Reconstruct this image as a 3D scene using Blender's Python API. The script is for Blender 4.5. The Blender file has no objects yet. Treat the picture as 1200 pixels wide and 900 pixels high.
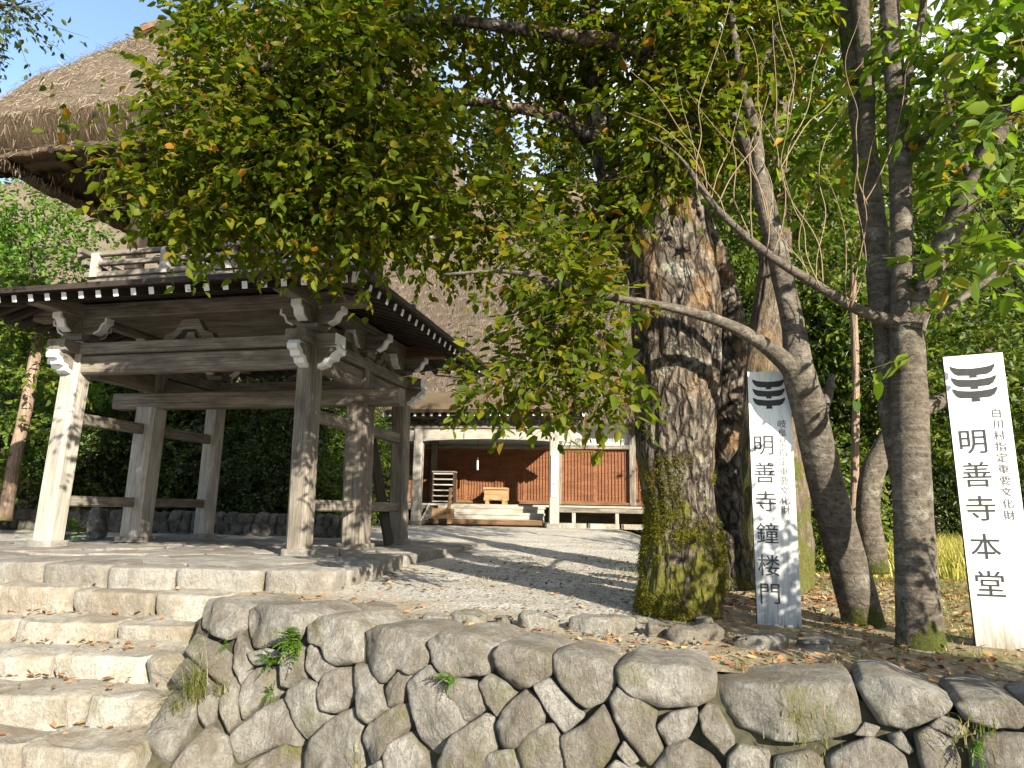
import bpy, math, random
import numpy as np
from mathutils import Vector, Matrix, Quaternion, noise as mn

scene = bpy.context.scene
COL = scene.collection
rad = math.radians
random.seed(7)
RNG = np.random.default_rng(11)

# ------------------------------------------------------------------ camera (eye at the origin, z = 0 is eye height)
FPX = 815.0
PITCH, ROLL = rad(10.26), 0.0184
fw = Vector((0, math.cos(PITCH), math.sin(PITCH)))
r0 = Vector((1, 0, 0)); u0 = r0.cross(fw)
rt = r0 * math.cos(ROLL) + u0 * math.sin(ROLL)
up = -r0 * math.sin(ROLL) + u0 * math.cos(ROLL)
cam_d = bpy.data.cameras.new('camera')
cam = bpy.data.objects.new('camera', cam_d); COL.objects.link(cam)
cam_d.sensor_width = 36; cam_d.lens = 36 * FPX / 1200
cam_d.clip_start = 0.05; cam_d.clip_end = 2000
cam.matrix_world = Matrix((rt, up, -fw)).transposed().to_4x4()
scene.camera = cam

# ------------------------------------------------------------------ sky, sun, exposure
SUN_AZ, SUN_EL = rad(31), rad(23.5)       # azimuth: to the right of straight behind the viewer
sdir = Vector((math.sin(SUN_AZ) * math.cos(SUN_EL), -math.cos(SUN_AZ) * math.cos(SUN_EL), math.sin(SUN_EL)))
w = bpy.data.worlds.new('World'); scene.world = w; w.use_nodes = True
nt = w.node_tree
bg = nt.nodes['Background']
sky = nt.nodes.new('ShaderNodeTexSky'); sky.sky_type = 'NISHITA'; sky.sun_disc = False
sky.sun_elevation = SUN_EL
sky.sun_rotation = math.atan2(sdir.x, sdir.y)
sky.air_density = 1.0; sky.dust_density = 1.2; sky.ozone_density = 1.2; sky.altitude = 500
_tc = nt.nodes.new('ShaderNodeTexCoord'); _mp = nt.nodes.new('ShaderNodeMapping'); _mp.inputs['Scale'].default_value = (1, 1, 2.2); nt.links.new(_tc.outputs['Generated'], _mp.inputs['Vector'])
_no = nt.nodes.new('ShaderNodeTexNoise'); _no.inputs['Scale'].default_value = 2.4; _no.inputs['Detail'].default_value = 8; _no.inputs['Roughness'].default_value = 0.6; nt.links.new(_mp.outputs[0], _no.inputs['Vector'])
_sx = nt.nodes.new('ShaderNodeSeparateXYZ'); nt.links.new(_tc.outputs['Generated'], _sx.inputs[0])
_a = nt.nodes.new('ShaderNodeMath'); _a.operation = 'MULTIPLY_ADD'; nt.links.new(_sx.outputs[0], _a.inputs[0]); _a.inputs[1].default_value = 0.75; nt.links.new(_no.outputs[0], _a.inputs[2])
_cr = nt.nodes.new('ShaderNodeValToRGB'); _cr.color_ramp.elements[0].position = 0.42; _cr.color_ramp.elements[1].position = 0.62; nt.links.new(_a.outputs[0], _cr.inputs[0])
_cm = nt.nodes.new('ShaderNodeMix'); _cm.data_type = 'RGBA'; nt.links.new(_cr.outputs[0], _cm.inputs[0]); nt.links.new(sky.outputs[0], _cm.inputs[6]); _cm.inputs[7].default_value = (3.6, 3.75, 4.0, 1)   # clouds
nt.links.new(_cm.outputs[2], bg.inputs['Color'])
bg.inputs['Strength'].default_value = 0.12
sun_d = bpy.data.lights.new('sun', 'SUN'); sun_d.energy = 5.0; sun_d.angle = rad(0.53); sun_d.color = (1, 0.93, 0.8)
sun = bpy.data.objects.new('sun', sun_d); COL.objects.link(sun)
sun.rotation_euler = sdir.to_track_quat('Z', 'Y').to_euler(); sun.location = sdir * 60
scene.view_settings.view_transform = 'Standard'
scene.view_settings.look = 'None'
scene.view_settings.exposure = 1.6
scene.view_settings.gamma = 1
scene.cycles.use_denoising = True
scene.cycles.max_bounces = 7
scene.cycles.diffuse_bounces = 4
scene.cycles.transparent_max_bounces = 8
scene.cycles.sample_clamp_indirect = 6

def at(px, py, Y):
    """world point seen at photo pixel (px, py) at forward distance Y (used to survey positions)"""
    d = fw + rt * ((px - 600) / FPX) + up * ((450 - py) / FPX)
    return d * (Y / d.y)
def atz(px, py, z):
    d = fw + rt * ((px - 600) / FPX) + up * ((450 - py) / FPX)
    return d * (z / d.z)

# ------------------------------------------------------------------ materials
class N:
    def __init__(s, name):
        s.m = bpy.data.materials.new(name); s.m.use_nodes = True
        s.t = s.m.node_tree; s.b = s.t.nodes['Principled BSDF']
        s.b.inputs['Roughness'].default_value = 0.85
        s.b.inputs['Specular IOR Level'].default_value = 0.25
        s.tc = s.t.nodes.new('ShaderNodeTexCoord')
    def new(s, k): return s.t.nodes.new(k)
    def ln(s, a, b): s.t.links.new(a, b)
    def coord(s, scale=(1, 1, 1), which='Object', rnd=False):
        mp = s.new('ShaderNodeMapping'); mp.inputs['Scale'].default_value = scale
        s.ln(s.tc.outputs[which], mp.inputs['Vector'])
        if rnd:
            oi = s.new('ShaderNodeObjectInfo'); mu = s.new('ShaderNodeVectorMath'); mu.operation = 'SCALE'
            co = s.new('ShaderNodeCombineXYZ')
            for i in range(3): s.ln(oi.outputs['Random'], co.inputs[i])
            s.ln(co.outputs[0], mu.inputs[0]); mu.inputs['Scale'].default_value = 57.0
            s.ln(mu.outputs[0], mp.inputs['Location'])
        return mp.outputs[0]
    def noise(s, vec, scale, detail=6, rough=0.6, dist=0.0):
        n = s.new('ShaderNodeTexNoise'); n.inputs['Scale'].default_value = scale
        n.inputs['Detail'].default_value = detail; n.inputs['Roughness'].default_value = rough
        n.inputs['Distortion'].default_value = dist
        s.ln(vec, n.inputs['Vector']); return n.outputs[0]
    def voro(s, vec, scale, feature='F1', out='Distance'):
        n = s.new('ShaderNodeTexVoronoi'); n.feature = feature; n.inputs['Scale'].default_value = scale
        s.ln(vec, n.inputs['Vector']); return n.outputs[out]
    def ramp(s, fac, stops):
        r = s.new('ShaderNodeValToRGB'); e = r.color_ramp.elements
        while len(e) < len(stops): e.new(0.5)
        for el, (p, c) in zip(e, stops):
            el.position = p; el.color = (c, c, c, 1) if isinstance(c, (int, float)) else (*c, 1)
        s.ln(fac, r.inputs[0]); return r.outputs[0]
    def mix(s, fac, a, b, mode='MIX'):
        m = s.new('ShaderNodeMix'); m.data_type = 'RGBA'; m.blend_type = mode
        for inp, v in ((m.inputs[0], fac), (m.inputs[6], a), (m.inputs[7], b)):
            if isinstance(v, tuple): inp.default_value = (*v, 1)
            elif isinstance(v, (int, float)): inp.default_value = v
            else: s.ln(v, inp)
        return m.outputs[2]
    def math(s, op, a, b=None, clamp=False):
        m = s.new('ShaderNodeMath'); m.operation = op; m.use_clamp = clamp
        for i, v in enumerate((a, b)):
            if v is None: continue
            if isinstance(v, (int, float)): m.inputs[i].default_value = v
            else: s.ln(v, m.inputs[i])
        return m.outputs[0]
    def xyz(s, vec):
        n = s.new('ShaderNodeSeparateXYZ'); s.ln(vec, n.inputs[0]); return n.outputs
    def geo(s, out): return s.new('ShaderNodeNewGeometry').outputs[out]
    def objrand(s): return s.new('ShaderNodeObjectInfo').outputs['Random']
    def bump(s, h, strength=0.5, dist=0.02):
        b = s.new('ShaderNodeBump'); b.inputs['Strength'].default_value = strength; b.inputs['Distance'].default_value = dist
        s.ln(h, b.inputs['Height']); s.ln(b.outputs[0], s.b.inputs['Normal'])
    def col(s, c):
        if isinstance(c, tuple): s.b.inputs['Base Color'].default_value = (*c, 1)
        else: s.ln(c, s.b.inputs['Base Color'])
        return s.m

def mat_wood(name, dark, mid, light, rough=0.8, grain=1.0):
    n = N(name); v = n.coord((1.2, 26 * grain, 26 * grain), rnd=True); v2 = n.coord((1, 3, 3), rnd=True)
    g = n.noise(v, 1.6, 8, 0.65, 0.4); big = n.noise(v2, 1.7, 4, 0.6)
    c = n.ramp(g, [(0.28, dark), (0.5, mid), (0.74, light)])
    c = n.mix(n.ramp(big, [(0.42, 0.0), (0.66, 0.75)]), c, dark)
    sp = n.noise(n.coord((0.5, 60, 60), rnd=True), 1.2, 3, 0.5)
    c = n.mix(n.ramp(sp, [(0.62, 0.0), (0.68, 0.8)]), c, tuple(x * 0.4 for x in dark))
    c = n.mix(n.math('MULTIPLY', n.objrand(), 0.35), c, n.mix(1.0, c, (0.86, 0.8, 0.72), 'MULTIPLY'))
    n.bump(g, 0.55, 0.008); n.b.inputs['Roughness'].default_value = rough
    return n.col(c)
M = {}
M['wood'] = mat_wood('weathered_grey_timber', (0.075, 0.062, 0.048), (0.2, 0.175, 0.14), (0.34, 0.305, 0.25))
M['pale_wood'] = mat_wood('pale_timber', (0.2, 0.18, 0.15), (0.36, 0.33, 0.28), (0.5, 0.47, 0.4))  # paler colour stands in for sunlight on left gate posts and balusters
M['dark_wood'] = mat_wood('dark_aged_timber', (0.02, 0.014, 0.01), (0.045, 0.033, 0.024), (0.08, 0.06, 0.045))
M['brown_wood'] = mat_wood('brown_timber', (0.08, 0.045, 0.022), (0.16, 0.09, 0.045), (0.25, 0.15, 0.08))
M['door_wood'] = mat_wood('reddish_door_timber', (0.1, 0.042, 0.02), (0.2, 0.082, 0.036), (0.28, 0.125, 0.055))
M['new_wood'] = mat_wood('new_pale_timber', (0.22, 0.135, 0.065), (0.33, 0.21, 0.105), (0.42, 0.28, 0.15))
def mat_plain(name, c, rough=0.8, var=0.25, scale=6):
    n = N(name); g = n.noise(n.coord(rnd=True), scale, 6, 0.65)
    d = tuple(x * (1 - var) for x in c)
    n.b.inputs['Roughness'].default_value = rough
    n.bump(g, 0.2, 0.005)
    return n.col(n.ramp(g, [(0.3, d), (0.65, c)]))
M['white'] = mat_plain('chalky_white_paint', (0.78, 0.77, 0.74), 0.8, 0.22, 9)
M['plaster'] = mat_plain('lime_plaster', (0.74, 0.73, 0.68), 0.9, 0.1, 2)
M['ink'] = mat_plain('faded_black_ink', (0.05, 0.05, 0.047), 0.7, 0.3, 40)
M['grey_ink'] = mat_plain('faded_grey_ink', (0.14, 0.125, 0.115), 0.7, 0.3, 40)
M['metal'] = mat_plain('dull_metal', (0.5, 0.5, 0.48), 0.4, 0.2, 30)

def mat_sign(name, base, stain, low, lowc):
    n = N(name); v = n.coord((14, 14, 1.6)); g = n.noise(v, 2.0, 8, 0.7, 0.6); z = n.xyz(n.tc.outputs['Object'])[2]
    c = n.ramp(g, [(0.25, stain), (0.5, base)])
    lowm = n.math('SUBTRACT', 1.0, n.math('DIVIDE', n.math('MAXIMUM', z, 0.0), low), True)
    m = n.math('MULTIPLY', n.math('POWER', lowm, 0.6), n.ramp(g, [(0.35, 1.0), (0.7, 0.55)]))
    c = n.mix(m, c, lowc)
    n.bump(g, 0.25, 0.004)
    return n.col(c)
M['sign_old'] = mat_sign('stained_shaded_white_board', (0.78, 0.78, 0.75), (0.5, 0.51, 0.4), 1.3, (0.17, 0.17, 0.165))  # grey towards the foot is tree shade put into the colour
M['sign_new'] = mat_sign('clean_white_board', (0.84, 0.83, 0.81), (0.78, 0.76, 0.74), 0.42, (0.2, 0.17, 0.11))
M['sign_edge'] = mat_plain('dark_board_edge', (0.09, 0.06, 0.065), 0.8, 0.4, 12)

def mat_stone(name, cols, moss=0.3, scale=1.0, lichen=0.5, bstr=0.7, moss_col=(0.12, 0.12, 0.022), isl=0.0):
    n = N(name); v = n.coord(rnd=True)
    big = n.noise(v, 2.6 * scale, 6, 0.65); mid = n.noise(v, 11 * scale, 9, 0.74); fine = n.noise(v, 60 * scale, 6, 0.8)
    st = n.noise(n.coord((1, 1, 0.4), rnd=True), 17 * scale, 7, 0.72, 1.0)
    c = n.ramp(mid, [(0.3, cols[0]), (0.5, cols[1]), (0.7, cols[2])])
    c = n.mix(n.ramp(big, [(0.42, 0.75), (0.56, 0.0)]), c, tuple(x * k for x, k in zip(cols[0], (1.05, 0.95, 0.85))))   # weathered brown patches
    c = n.mix(n.math('MULTIPLY', n.ramp(st, [(0.46, 0.0), (0.66, lichen)]), n.ramp(big, [(0.4, 0.25), (0.6, 1.0)])), c, cols[3])
    c = n.mix(n.math('MULTIPLY', n.objrand(), 0.6), c, n.mix(1.0, c, (0.64, 0.61, 0.58), 'MULTIPLY'))
    if isl: c = n.mix(n.math('MULTIPLY', n.geo('Random Per Island'), isl), c, n.mix(1.0, c, (0.6, 0.57, 0.54), 'MULTIPLY'))
    c = n.mix(n.ramp(fine, [(0.36, 0.55), (0.52, 0.0)]), c, tuple(x * 0.6 for x in cols[0]))
    mm = n.math('MULTIPLY', n.ramp(n.noise(n.coord(rnd=True), 2.1, 7, 0.72), [(0.62 - 0.14 * moss, 0.0), (0.72 - 0.1 * moss, 1.0)]), n.ramp(mid, [(0.35, 0.2), (0.58, 1.0)]))
    c = n.mix(n.math('MULTIPLY', mm, min(0.95, moss * 2.2)), c, moss_col)
    h = n.math('ADD', n.math('MULTIPLY', st, 1.1), n.math('ADD', n.math('MULTIPLY', mid, 1.2), n.math('MULTIPLY', fine, 0.45)))
    n.bump(h, bstr, 0.04); n.b.inputs['Roughness'].default_value = 0.95
    return n.col(c)
M['wall_stone'] = mat_stone('grey_wall_stone', ((0.165, 0.15, 0.12), (0.29, 0.27, 0.225), (0.39, 0.368, 0.315), (0.48, 0.465, 0.415)), 0.5, lichen=0.6, bstr=1.0)
M['step_stone'] = mat_stone('pale_step_stone', ((0.25, 0.225, 0.17), (0.41, 0.38, 0.315), (0.5, 0.475, 0.415), (0.53, 0.51, 0.45)), 0.36, 0.8, 0.5, 0.8, (0.15, 0.135, 0.04), isl=0.6)
M['paving'] = mat_stone('grey_paving_stone', ((0.2, 0.188, 0.16), (0.33, 0.312, 0.272), (0.42, 0.4, 0.355), (0.45, 0.43, 0.385)), 0.3, 0.8, 0.4, 0.7, isl=0.75)
M['rubble'] = mat_stone('rubble_stone', ((0.08, 0.078, 0.07), (0.2, 0.19, 0.17), (0.34, 0.33, 0.3), (0.44, 0.43, 0.4)), 0.3, 2.0, 0.5, 0.8, isl=0.7)
M['soil_gap'] = mat_plain('dark_soil', (0.075, 0.068, 0.04), 0.95, 0.6, 14)

def mat_bark(name, dark, mid, light, vscale=(9, 9, 1.6), scale=2.0, moss_h=0.5, moss=1.0, lichen=0.3, ring=0.0, bstr=1.0, moss_col=(0.15, 0.16, 0.02), warm=0.0, side=(-0.4, -0.6), crack=False):
    n = N(name); v = n.coord(vscale); v1 = n.coord((1, 1, 1))
    cr = n.noise(v, scale, 9, 0.68, 0.9); big = n.noise(v1, 2.6, 5, 0.65); fine = n.noise(v1, 38, 6, 0.7)
    z = n.xyz(n.tc.outputs['Object'])[2]
    c = n.ramp(cr, [(0.33, dark), (0.5, mid), (0.7, light)])
    if crack:
        wv = n.new('ShaderNodeVectorMath'); wv.operation = 'ADD'; nz = n.new('ShaderNodeTexNoise'); nz.inputs['Scale'].default_value = 5; nz.inputs['Detail'].default_value = 4
        n.ln(v1, nz.inputs['Vector']); sc_ = n.new('ShaderNodeVectorMath'); sc_.operation = 'SCALE'; sc_.inputs['Scale'].default_value = 0.16
        n.ln(nz.outputs['Color'], sc_.inputs[0]); n.ln(v1, wv.inputs[0]); n.ln(sc_.outputs[0], wv.inputs[1])
        mp = n.new('ShaderNodeMapping'); mp.inputs['Scale'].default_value = (13, 13, 4.5); n.ln(wv.outputs[0], mp.inputs['Vector'])
        ck = n.voro(mp.outputs[0], 1.0, 'DISTANCE_TO_EDGE')
        ckm = n.ramp(ck, [(0.02, 0.0), (0.22, 1.0)])
        c = n.mix(ckm, n.mix(1.0, c, (0.22, 0.2, 0.18), 'MULTIPLY'), c)
        cr = n.math('ADD', n.math('MULTIPLY', cr, 0.7), n.math('MULTIPLY', ckm, 0.55))
    if ring:
        rg = n.noise(n.coord((2, 2, 30)), 1.3, 5, 0.7, 0.4)
        c = n.mix(n.ramp(rg, [(0.5, 0.0), (0.68, ring)]), c, tuple(x * 1.5 for x in light))
    c = n.mix(n.ramp(n.noise(v1, 5.5, 7, 0.75), [(0.54, 0.0), (0.66, lichen)]), c, (0.4, 0.39, 0.31))
    if warm: c = n.mix(n.ramp(n.noise(v1, 1.9, 4, 0.6), [(0.52, 0.0), (0.68, warm)]), c, (0.3, 0.16, 0.05))
    nx = n.xyz(n.geo('Normal'))
    sidef = n.math('ADD', n.math('MULTIPLY', nx[0], side[0]), n.math('MULTIPLY', nx[1], side[1]))
    t = n.math('SUBTRACT', 1.0, n.math('DIVIDE', z, moss_h))          # 1 at the ground, 0 at moss_h
    t = n.math('ADD', n.math('ADD', t, n.math('MULTIPLY', sidef, 0.6)), n.math('ADD', n.math('MULTIPLY', n.math('SUBTRACT', big, 0.52), 5.0), n.math('MULTIPLY', n.math('SUBTRACT', n.noise(v1, 11, 6, 0.7), 0.56), 4.2)))
    mk = n.math('MULTIPLY', n.ramp(t, [(0.34, 0.0), (0.6, 1.0)]), moss)
    c = n.mix(mk, c, n.ramp(fine, [(0.3, tuple(x * 0.45 for x in moss_col)), (0.65, moss_col)]))
    h = n.math('ADD', cr, n.math('MULTIPLY', fine, 0.3))
    n.bump(h, bstr, 0.045); n.b.inputs['Roughness'].default_value = 0.95
    return n.col(c)
M['bark_old'] = mat_bark('furrowed_old_bark', (0.03, 0.024, 0.018), (0.105, 0.085, 0.063), (0.23, 0.19, 0.145), (9, 9, 3.6), 2.2, 1.0, 0.95, 0.6, warm=0.45, bstr=1.0, moss_col=(0.12, 0.115, 0.014), crack=True)
M['bark_mossy'] = mat_bark('mossy_bark', (0.035, 0.028, 0.02), (0.11, 0.085, 0.06), (0.24, 0.18, 0.125), (9, 9, 1.8), 2.2, 1.9, 0.9, 0.3, warm=0.4, moss_col=(0.1, 0.105, 0.016))
M['bark_slim'] = mat_bark('smooth_cherry_bark', (0.035, 0.028, 0.02), (0.085, 0.07, 0.052), (0.15, 0.125, 0.095), (7, 7, 9), 2.2, 0.22, 1.0, 0.35, ring=0.45, bstr=0.7, moss_col=(0.06, 0.068, 0.01))
M['bark_red'] = mat_bark('reddish_cedar_bark', (0.12, 0.08, 0.055), (0.26, 0.18, 0.125), (0.4, 0.3, 0.22), (16, 16, 0.8), 2.0, 0.2, 0.5, 0.2)
M['bark_dark'] = mat_bark('dark_bark', (0.02, 0.017, 0.013), (0.06, 0.05, 0.04), (0.12, 0.1, 0.08), (9, 9, 1.5), 2.0, 0.6, 0.5, 0.2)
M['twig'] = mat_plain('pale_twig_bark', (0.24, 0.17, 0.1), 0.8, 0.5, 5)
M['leafy_twig'] = mat_plain('brown_twig_bark', (0.1, 0.07, 0.045), 0.8, 0.5, 5)

def mat_leaf(name, stops, trans=0.4, gloss=0.35):
    n = N(name)
    c = n.ramp(n.geo('Random Per Island'), stops)
    n.b.inputs['Roughness'].default_value = 0.5; n.b.inputs['Specular IOR Level'].default_value = gloss
    n.ln(c, n.b.inputs['Base Color'])
    tr = n.new('ShaderNodeBsdfTranslucent')
    tc = n.mix(1.0, c, (1.25, 1.35, 0.55), 'MULTIPLY'); n.ln(tc, tr.inputs['Color'])
    mx = n.new('ShaderNodeMixShader'); mx.inputs[0].default_value = trans
    n.ln(n.b.outputs[0], mx.inputs[1]); n.ln(tr.outputs[0], mx.inputs[2])
    n.ln(mx.outputs[0], n.t.nodes['Material Output'].inputs['Surface'])
    return n.m
M['leaf'] = mat_leaf('cherry_leaf', [(0.0, (0.05, 0.08, 0.007)), (0.35, (0.09, 0.13, 0.009)), (0.7, (0.135, 0.155, 0.011)), (0.92, (0.19, 0.165, 0.012)), (0.985, (0.16, 0.1, 0.012)), (0.997, (0.3, 0.14, 0.015)), (1.0, (0.4, 0.18, 0.02))], 0.55, 0.12)
M['leaf_green'] = mat_leaf('green_leaf', [(0.0, (0.045, 0.09, 0.01)), (0.5, (0.13, 0.2, 0.018)), (0.85, (0.19, 0.25, 0.03)), (0.97, (0.23, 0.22, 0.025)), (0.992, (0.45, 0.24, 0.02)), (1.0, (0.5, 0.3, 0.03))], 0.5, 0.25)
M['leaf_dark'] = mat_leaf('evergreen_leaf', [(0.0, (0.02, 0.035, 0.007)), (0.6, (0.04, 0.065, 0.01)), (1.0, (0.075, 0.105, 0.016))], 0.25)
M['leaf_mid'] = mat_leaf('woodland_leaf', [(0.0, (0.04, 0.075, 0.01)), (0.6, (0.085, 0.13, 0.014)), (0.93, (0.14, 0.17, 0.018)), (1.0, (0.2, 0.19, 0.025))], 0.4)
M['leaf_bright'] = mat_leaf('bright_maple_leaf', [(0.0, (0.06, 0.13, 0.015)), (0.6, (0.1, 0.19, 0.02)), (1.0, (0.16, 0.24, 0.03))], 0.45)
M['grass'] = mat_leaf('grass_blade', [(0.0, (0.07, 0.11, 0.018)), (0.45, (0.13, 0.15, 0.03)), (0.7, (0.26, 0.22, 0.09)), (1.0, (0.4, 0.33, 0.17))], 0.3)
M['rice'] = mat_leaf('ripe_rice_blade', [(0.0, (0.2, 0.22, 0.04)), (0.6, (0.4, 0.35, 0.08)), (1.0, (0.5, 0.42, 0.12))], 0.3)
M['dead_leaf'] = mat_leaf('fallen_leaf', [(0.0, (0.1, 0.05, 0.025)), (0.4, (0.22, 0.11, 0.05)), (0.75, (0.33, 0.17, 0.07)), (1.0, (0.45, 0.3, 0.13))], 0.1, 0.2)

def mat_thatch(name, cols, moss=0.0):
    n = N(name); a = n.noise(n.coord((34, 9, 9)), 2.2, 8, 0.75, 0.3); b = n.noise(n.coord((1, 1, 1)), 1.1, 5, 0.6); f = n.noise(n.coord((60, 22, 22)), 2.5, 6, 0.8)
    c = n.ramp(a, [(0.3, cols[0]), (0.5, cols[1]), (0.72, cols[2])])
    c = n.mix(n.ramp(b, [(0.35, 0.0), (0.7, 0.5)]), c, cols[0])
    c = n.mix(n.ramp(f, [(0.3, 0.6), (0.5, 0.0)]), c, tuple(x * 0.4 for x in cols[0]))
    if moss: c = n.mix(n.ramp(n.noise(n.coord((1, 1, 1)), 0.9, 6, 0.7), [(0.6, 0.0), (0.72, moss)]), c, (0.12, 0.14, 0.03))
    n.bump(n.math('ADD', a, n.math('MULTIPLY', f, 0.8)), 1.0, 0.1); n.b.inputs['Roughness'].default_value = 1.0
    n.b.inputs['Specular IOR Level'].default_value = 0.05
    return n.col(c)
M['thatch'] = mat_thatch('weathered_thatch', ((0.15, 0.11, 0.075), (0.31, 0.245, 0.18), (0.47, 0.39, 0.3)), 0.35)
M['old_thatch'] = mat_thatch('old_brown_thatch', ((0.1, 0.075, 0.055), (0.19, 0.145, 0.108), (0.29, 0.23, 0.175)), 0.4)
M['old_straw'] = mat_leaf('old_straw', [(0.0, (0.08, 0.06, 0.042)), (0.5, (0.18, 0.138, 0.1)), (1.0, (0.31, 0.25, 0.185))], 0.1, 0.1)
M['moss'] = mat_leaf('moss_tuft', [(0.0, (0.06, 0.065, 0.006)), (0.6, (0.13, 0.125, 0.012)), (1.0, (0.2, 0.175, 0.02))], 0.3, 0.1)
M['straw'] = mat_leaf('loose_straw', [(0.0, (0.1, 0.07, 0.045)), (0.5, (0.26, 0.2, 0.14)), (1.0, (0.46, 0.38, 0.28))], 0.1, 0.1)
M['thatch_cut'] = mat_thatch('cut_thatch_eave', ((0.12, 0.085, 0.052), (0.24, 0.175, 0.11), (0.34, 0.25, 0.165)))

def mat_ground():
    n = N('courtyard_ground'); v = n.coord((1, 1, 1)); p = n.xyz(n.tc.outputs['Object'])
    g1 = n.voro(v, 30); g2 = n.noise(v, 70, 6, 0.85); g3 = n.noise(v, 1.6, 6, 0.65); g4 = n.noise(v, 7, 6, 0.7)
    gravel = n.ramp(n.math('ADD', n.math('MULTIPLY', g1, 0.6), n.math('MULTIPLY', g2, 0.6)), [(0.34, (0.15, 0.135, 0.105)), (0.54, (0.37, 0.342, 0.288)), (0.72, (0.55, 0.52, 0.455))])
    gravel = n.mix(n.ramp(n.noise(n.coord((0.45, 1.1, 1)), 1.3, 6, 0.7), [(0.4, 0.0), (0.62, 0.6)]), gravel, (0.26, 0.225, 0.17))
    soil = n.ramp(g4, [(0.28, (0.13, 0.095, 0.06)), (0.5, (0.28, 0.22, 0.14)), (0.72, (0.41, 0.34, 0.23))])
    grass = n.ramp(g4, [(0.3, (0.07, 0.085, 0.02)), (0.55, (0.15, 0.155, 0.045)), (0.75, (0.28, 0.24, 0.11))])
    q = n.math('ADD', p[1], n.math('MULTIPLY', p[0], 0.62))          # distance-like measure back from the wall
    sm = n.math('MULTIPLY', n.math('SUBTRACT', 6.1, q), 0.75)
    sm = n.math('MAXIMUM', sm, n.math('MULTIPLY', n.math('SUBTRACT', p[0], n.math('ADD', 0.6, n.math('MULTIPLY', n.math('SUBTRACT', p[1], 5.0), 0.33))), 1.2))
    sm = n.math('ADD', sm, n.math('MULTIPLY', n.math('SUBTRACT', n.math('ADD', g3, n.math('MULTIPLY', g4, 0.6)), 0.7), 1.6))
    c = n.mix(n.ramp(sm, [(0.15, 0.0), (0.75, 1.0)]), gravel, soil)
    gm = n.math('ADD', n.math('MULTIPLY', p[0], 0.3), n.math('ADD', n.math('MULTIPLY', g3, 2.2), -1.65))
    c = n.mix(n.ramp(gm, [(0.3, 0.0), (0.7, 0.8)]), c, grass)
    n.bump(n.math('ADD', n.math('MULTIPLY', g1, 0.6), n.math('ADD', g2, g4)), 0.8, 0.025)
    n.b.inputs['Roughness'].default_value = 0.95
    return n.col(c)
M['ground'] = mat_ground()
M['road'] = mat_plain('worn_road', (0.2, 0.19, 0.175), 0.95, 0.4, 30)
M['forest_floor'] = mat_plain('forest_floor', (0.07, 0.075, 0.03), 0.95, 0.5, 0.6)

# ------------------------------------------------------------------ mesh helpers
class MB:
    def __init__(s): s.v = []; s.f = []; s.mi = []
    def add(s, vs, fs, mi=0):
        o = len(s.v); s.v += [tuple(p) for p in vs]; s.f += [tuple(i + o for i in f) for f in fs]; s.mi += [mi] * len(fs)
    def box(s, c, size, rz=0.0, mi=0, ch=0.0):
        x, y, z = (d / 2 for d in size); R = Matrix.Rotation(rz, 3, 'Z'); c = Vector(c)
        ch = min(ch, x * .9, y * .9)
        if ch:
            pr = [(x, -y + ch), (x, y - ch), (x - ch, y), (-x + ch, y), (-x, y - ch), (-x, -y + ch), (-x + ch, -y), (x - ch, -y)]
        else: pr = [(x, -y), (x, y), (-x, y), (-x, -y)]
        k = len(pr)
        vs = [R @ Vector((a, b, zz)) + c for zz in (-z, z) for a, b in pr]
        fs = [(i, (i + 1) % k, k + (i + 1) % k, k + i) for i in range(k)] + [tuple(range(k - 1, -1, -1)), tuple(range(k, 2 * k))]
        s.add(vs, fs, mi)
    def prism(s, poly, axis, a0, a1, mi=0):
        """extrude a 2-D outline along an axis ('x','y' or 'z') from a0 to a1"""
        def P(u, v, a): return {'x': (a, u, v), 'y': (u, a, v), 'z': (u, v, a)}[axis]
        k = len(poly); vs = [P(u, v, a0) for u, v in poly] + [P(u, v, a1) for u, v in poly]
        fs = [(i, (i + 1) % k, k + (i + 1) % k, k + i) for i in range(k)] + [tuple(range(k - 1, -1, -1)), tuple(range(k, 2 * k))]
        s.add(vs, fs, mi)
    def tube(s, pts, rads, n=8, mi=0, disp=None, cap=True):
        pts = [Vector(p) for p in pts]; m = len(pts); vs = []; ref = Vector((0.3, 0.9, 0.1))
        prev = None
        for i, p in enumerate(pts):
            t = (pts[min(i + 1, m - 1)] - pts[max(i - 1, 0)]).normalized()
            if prev is None:
                a = t.cross(ref).normalized()
            else: a = (prev - t * prev.dot(t)).normalized()
            prev = a; b = t.cross(a)
            for k in range(n):
                th = 2 * math.pi * k / n; d = a * math.cos(th) + b * math.sin(th)
                r = rads[i]
                if disp: r = disp(p, d, r, i / (m - 1))
                vs.append(p + d * r)
        fs = [(i * n + k, i * n + (k + 1) % n, (i + 1) * n + (k + 1) % n, (i + 1) * n + k) for i in range(m - 1) for k in range(n)]
        if cap: fs += [tuple(range(n - 1, -1, -1)), tuple((m - 1) * n + k for k in range(n))]
        s.add(vs, fs, mi)
    def mesh(s, name, mats, smooth=False):
        me = bpy.data.meshes.new(name); me.from_pydata(s.v, [], s.f)
        for m in (mats if isinstance(mats, (list, tuple)) else [mats]): me.materials.append(m)
        me.polygons.foreach_set('material_index', s.mi)
        if smooth: me.polygons.foreach_set('use_smooth', [True] * len(s.f))
        me.update(); return me

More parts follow.
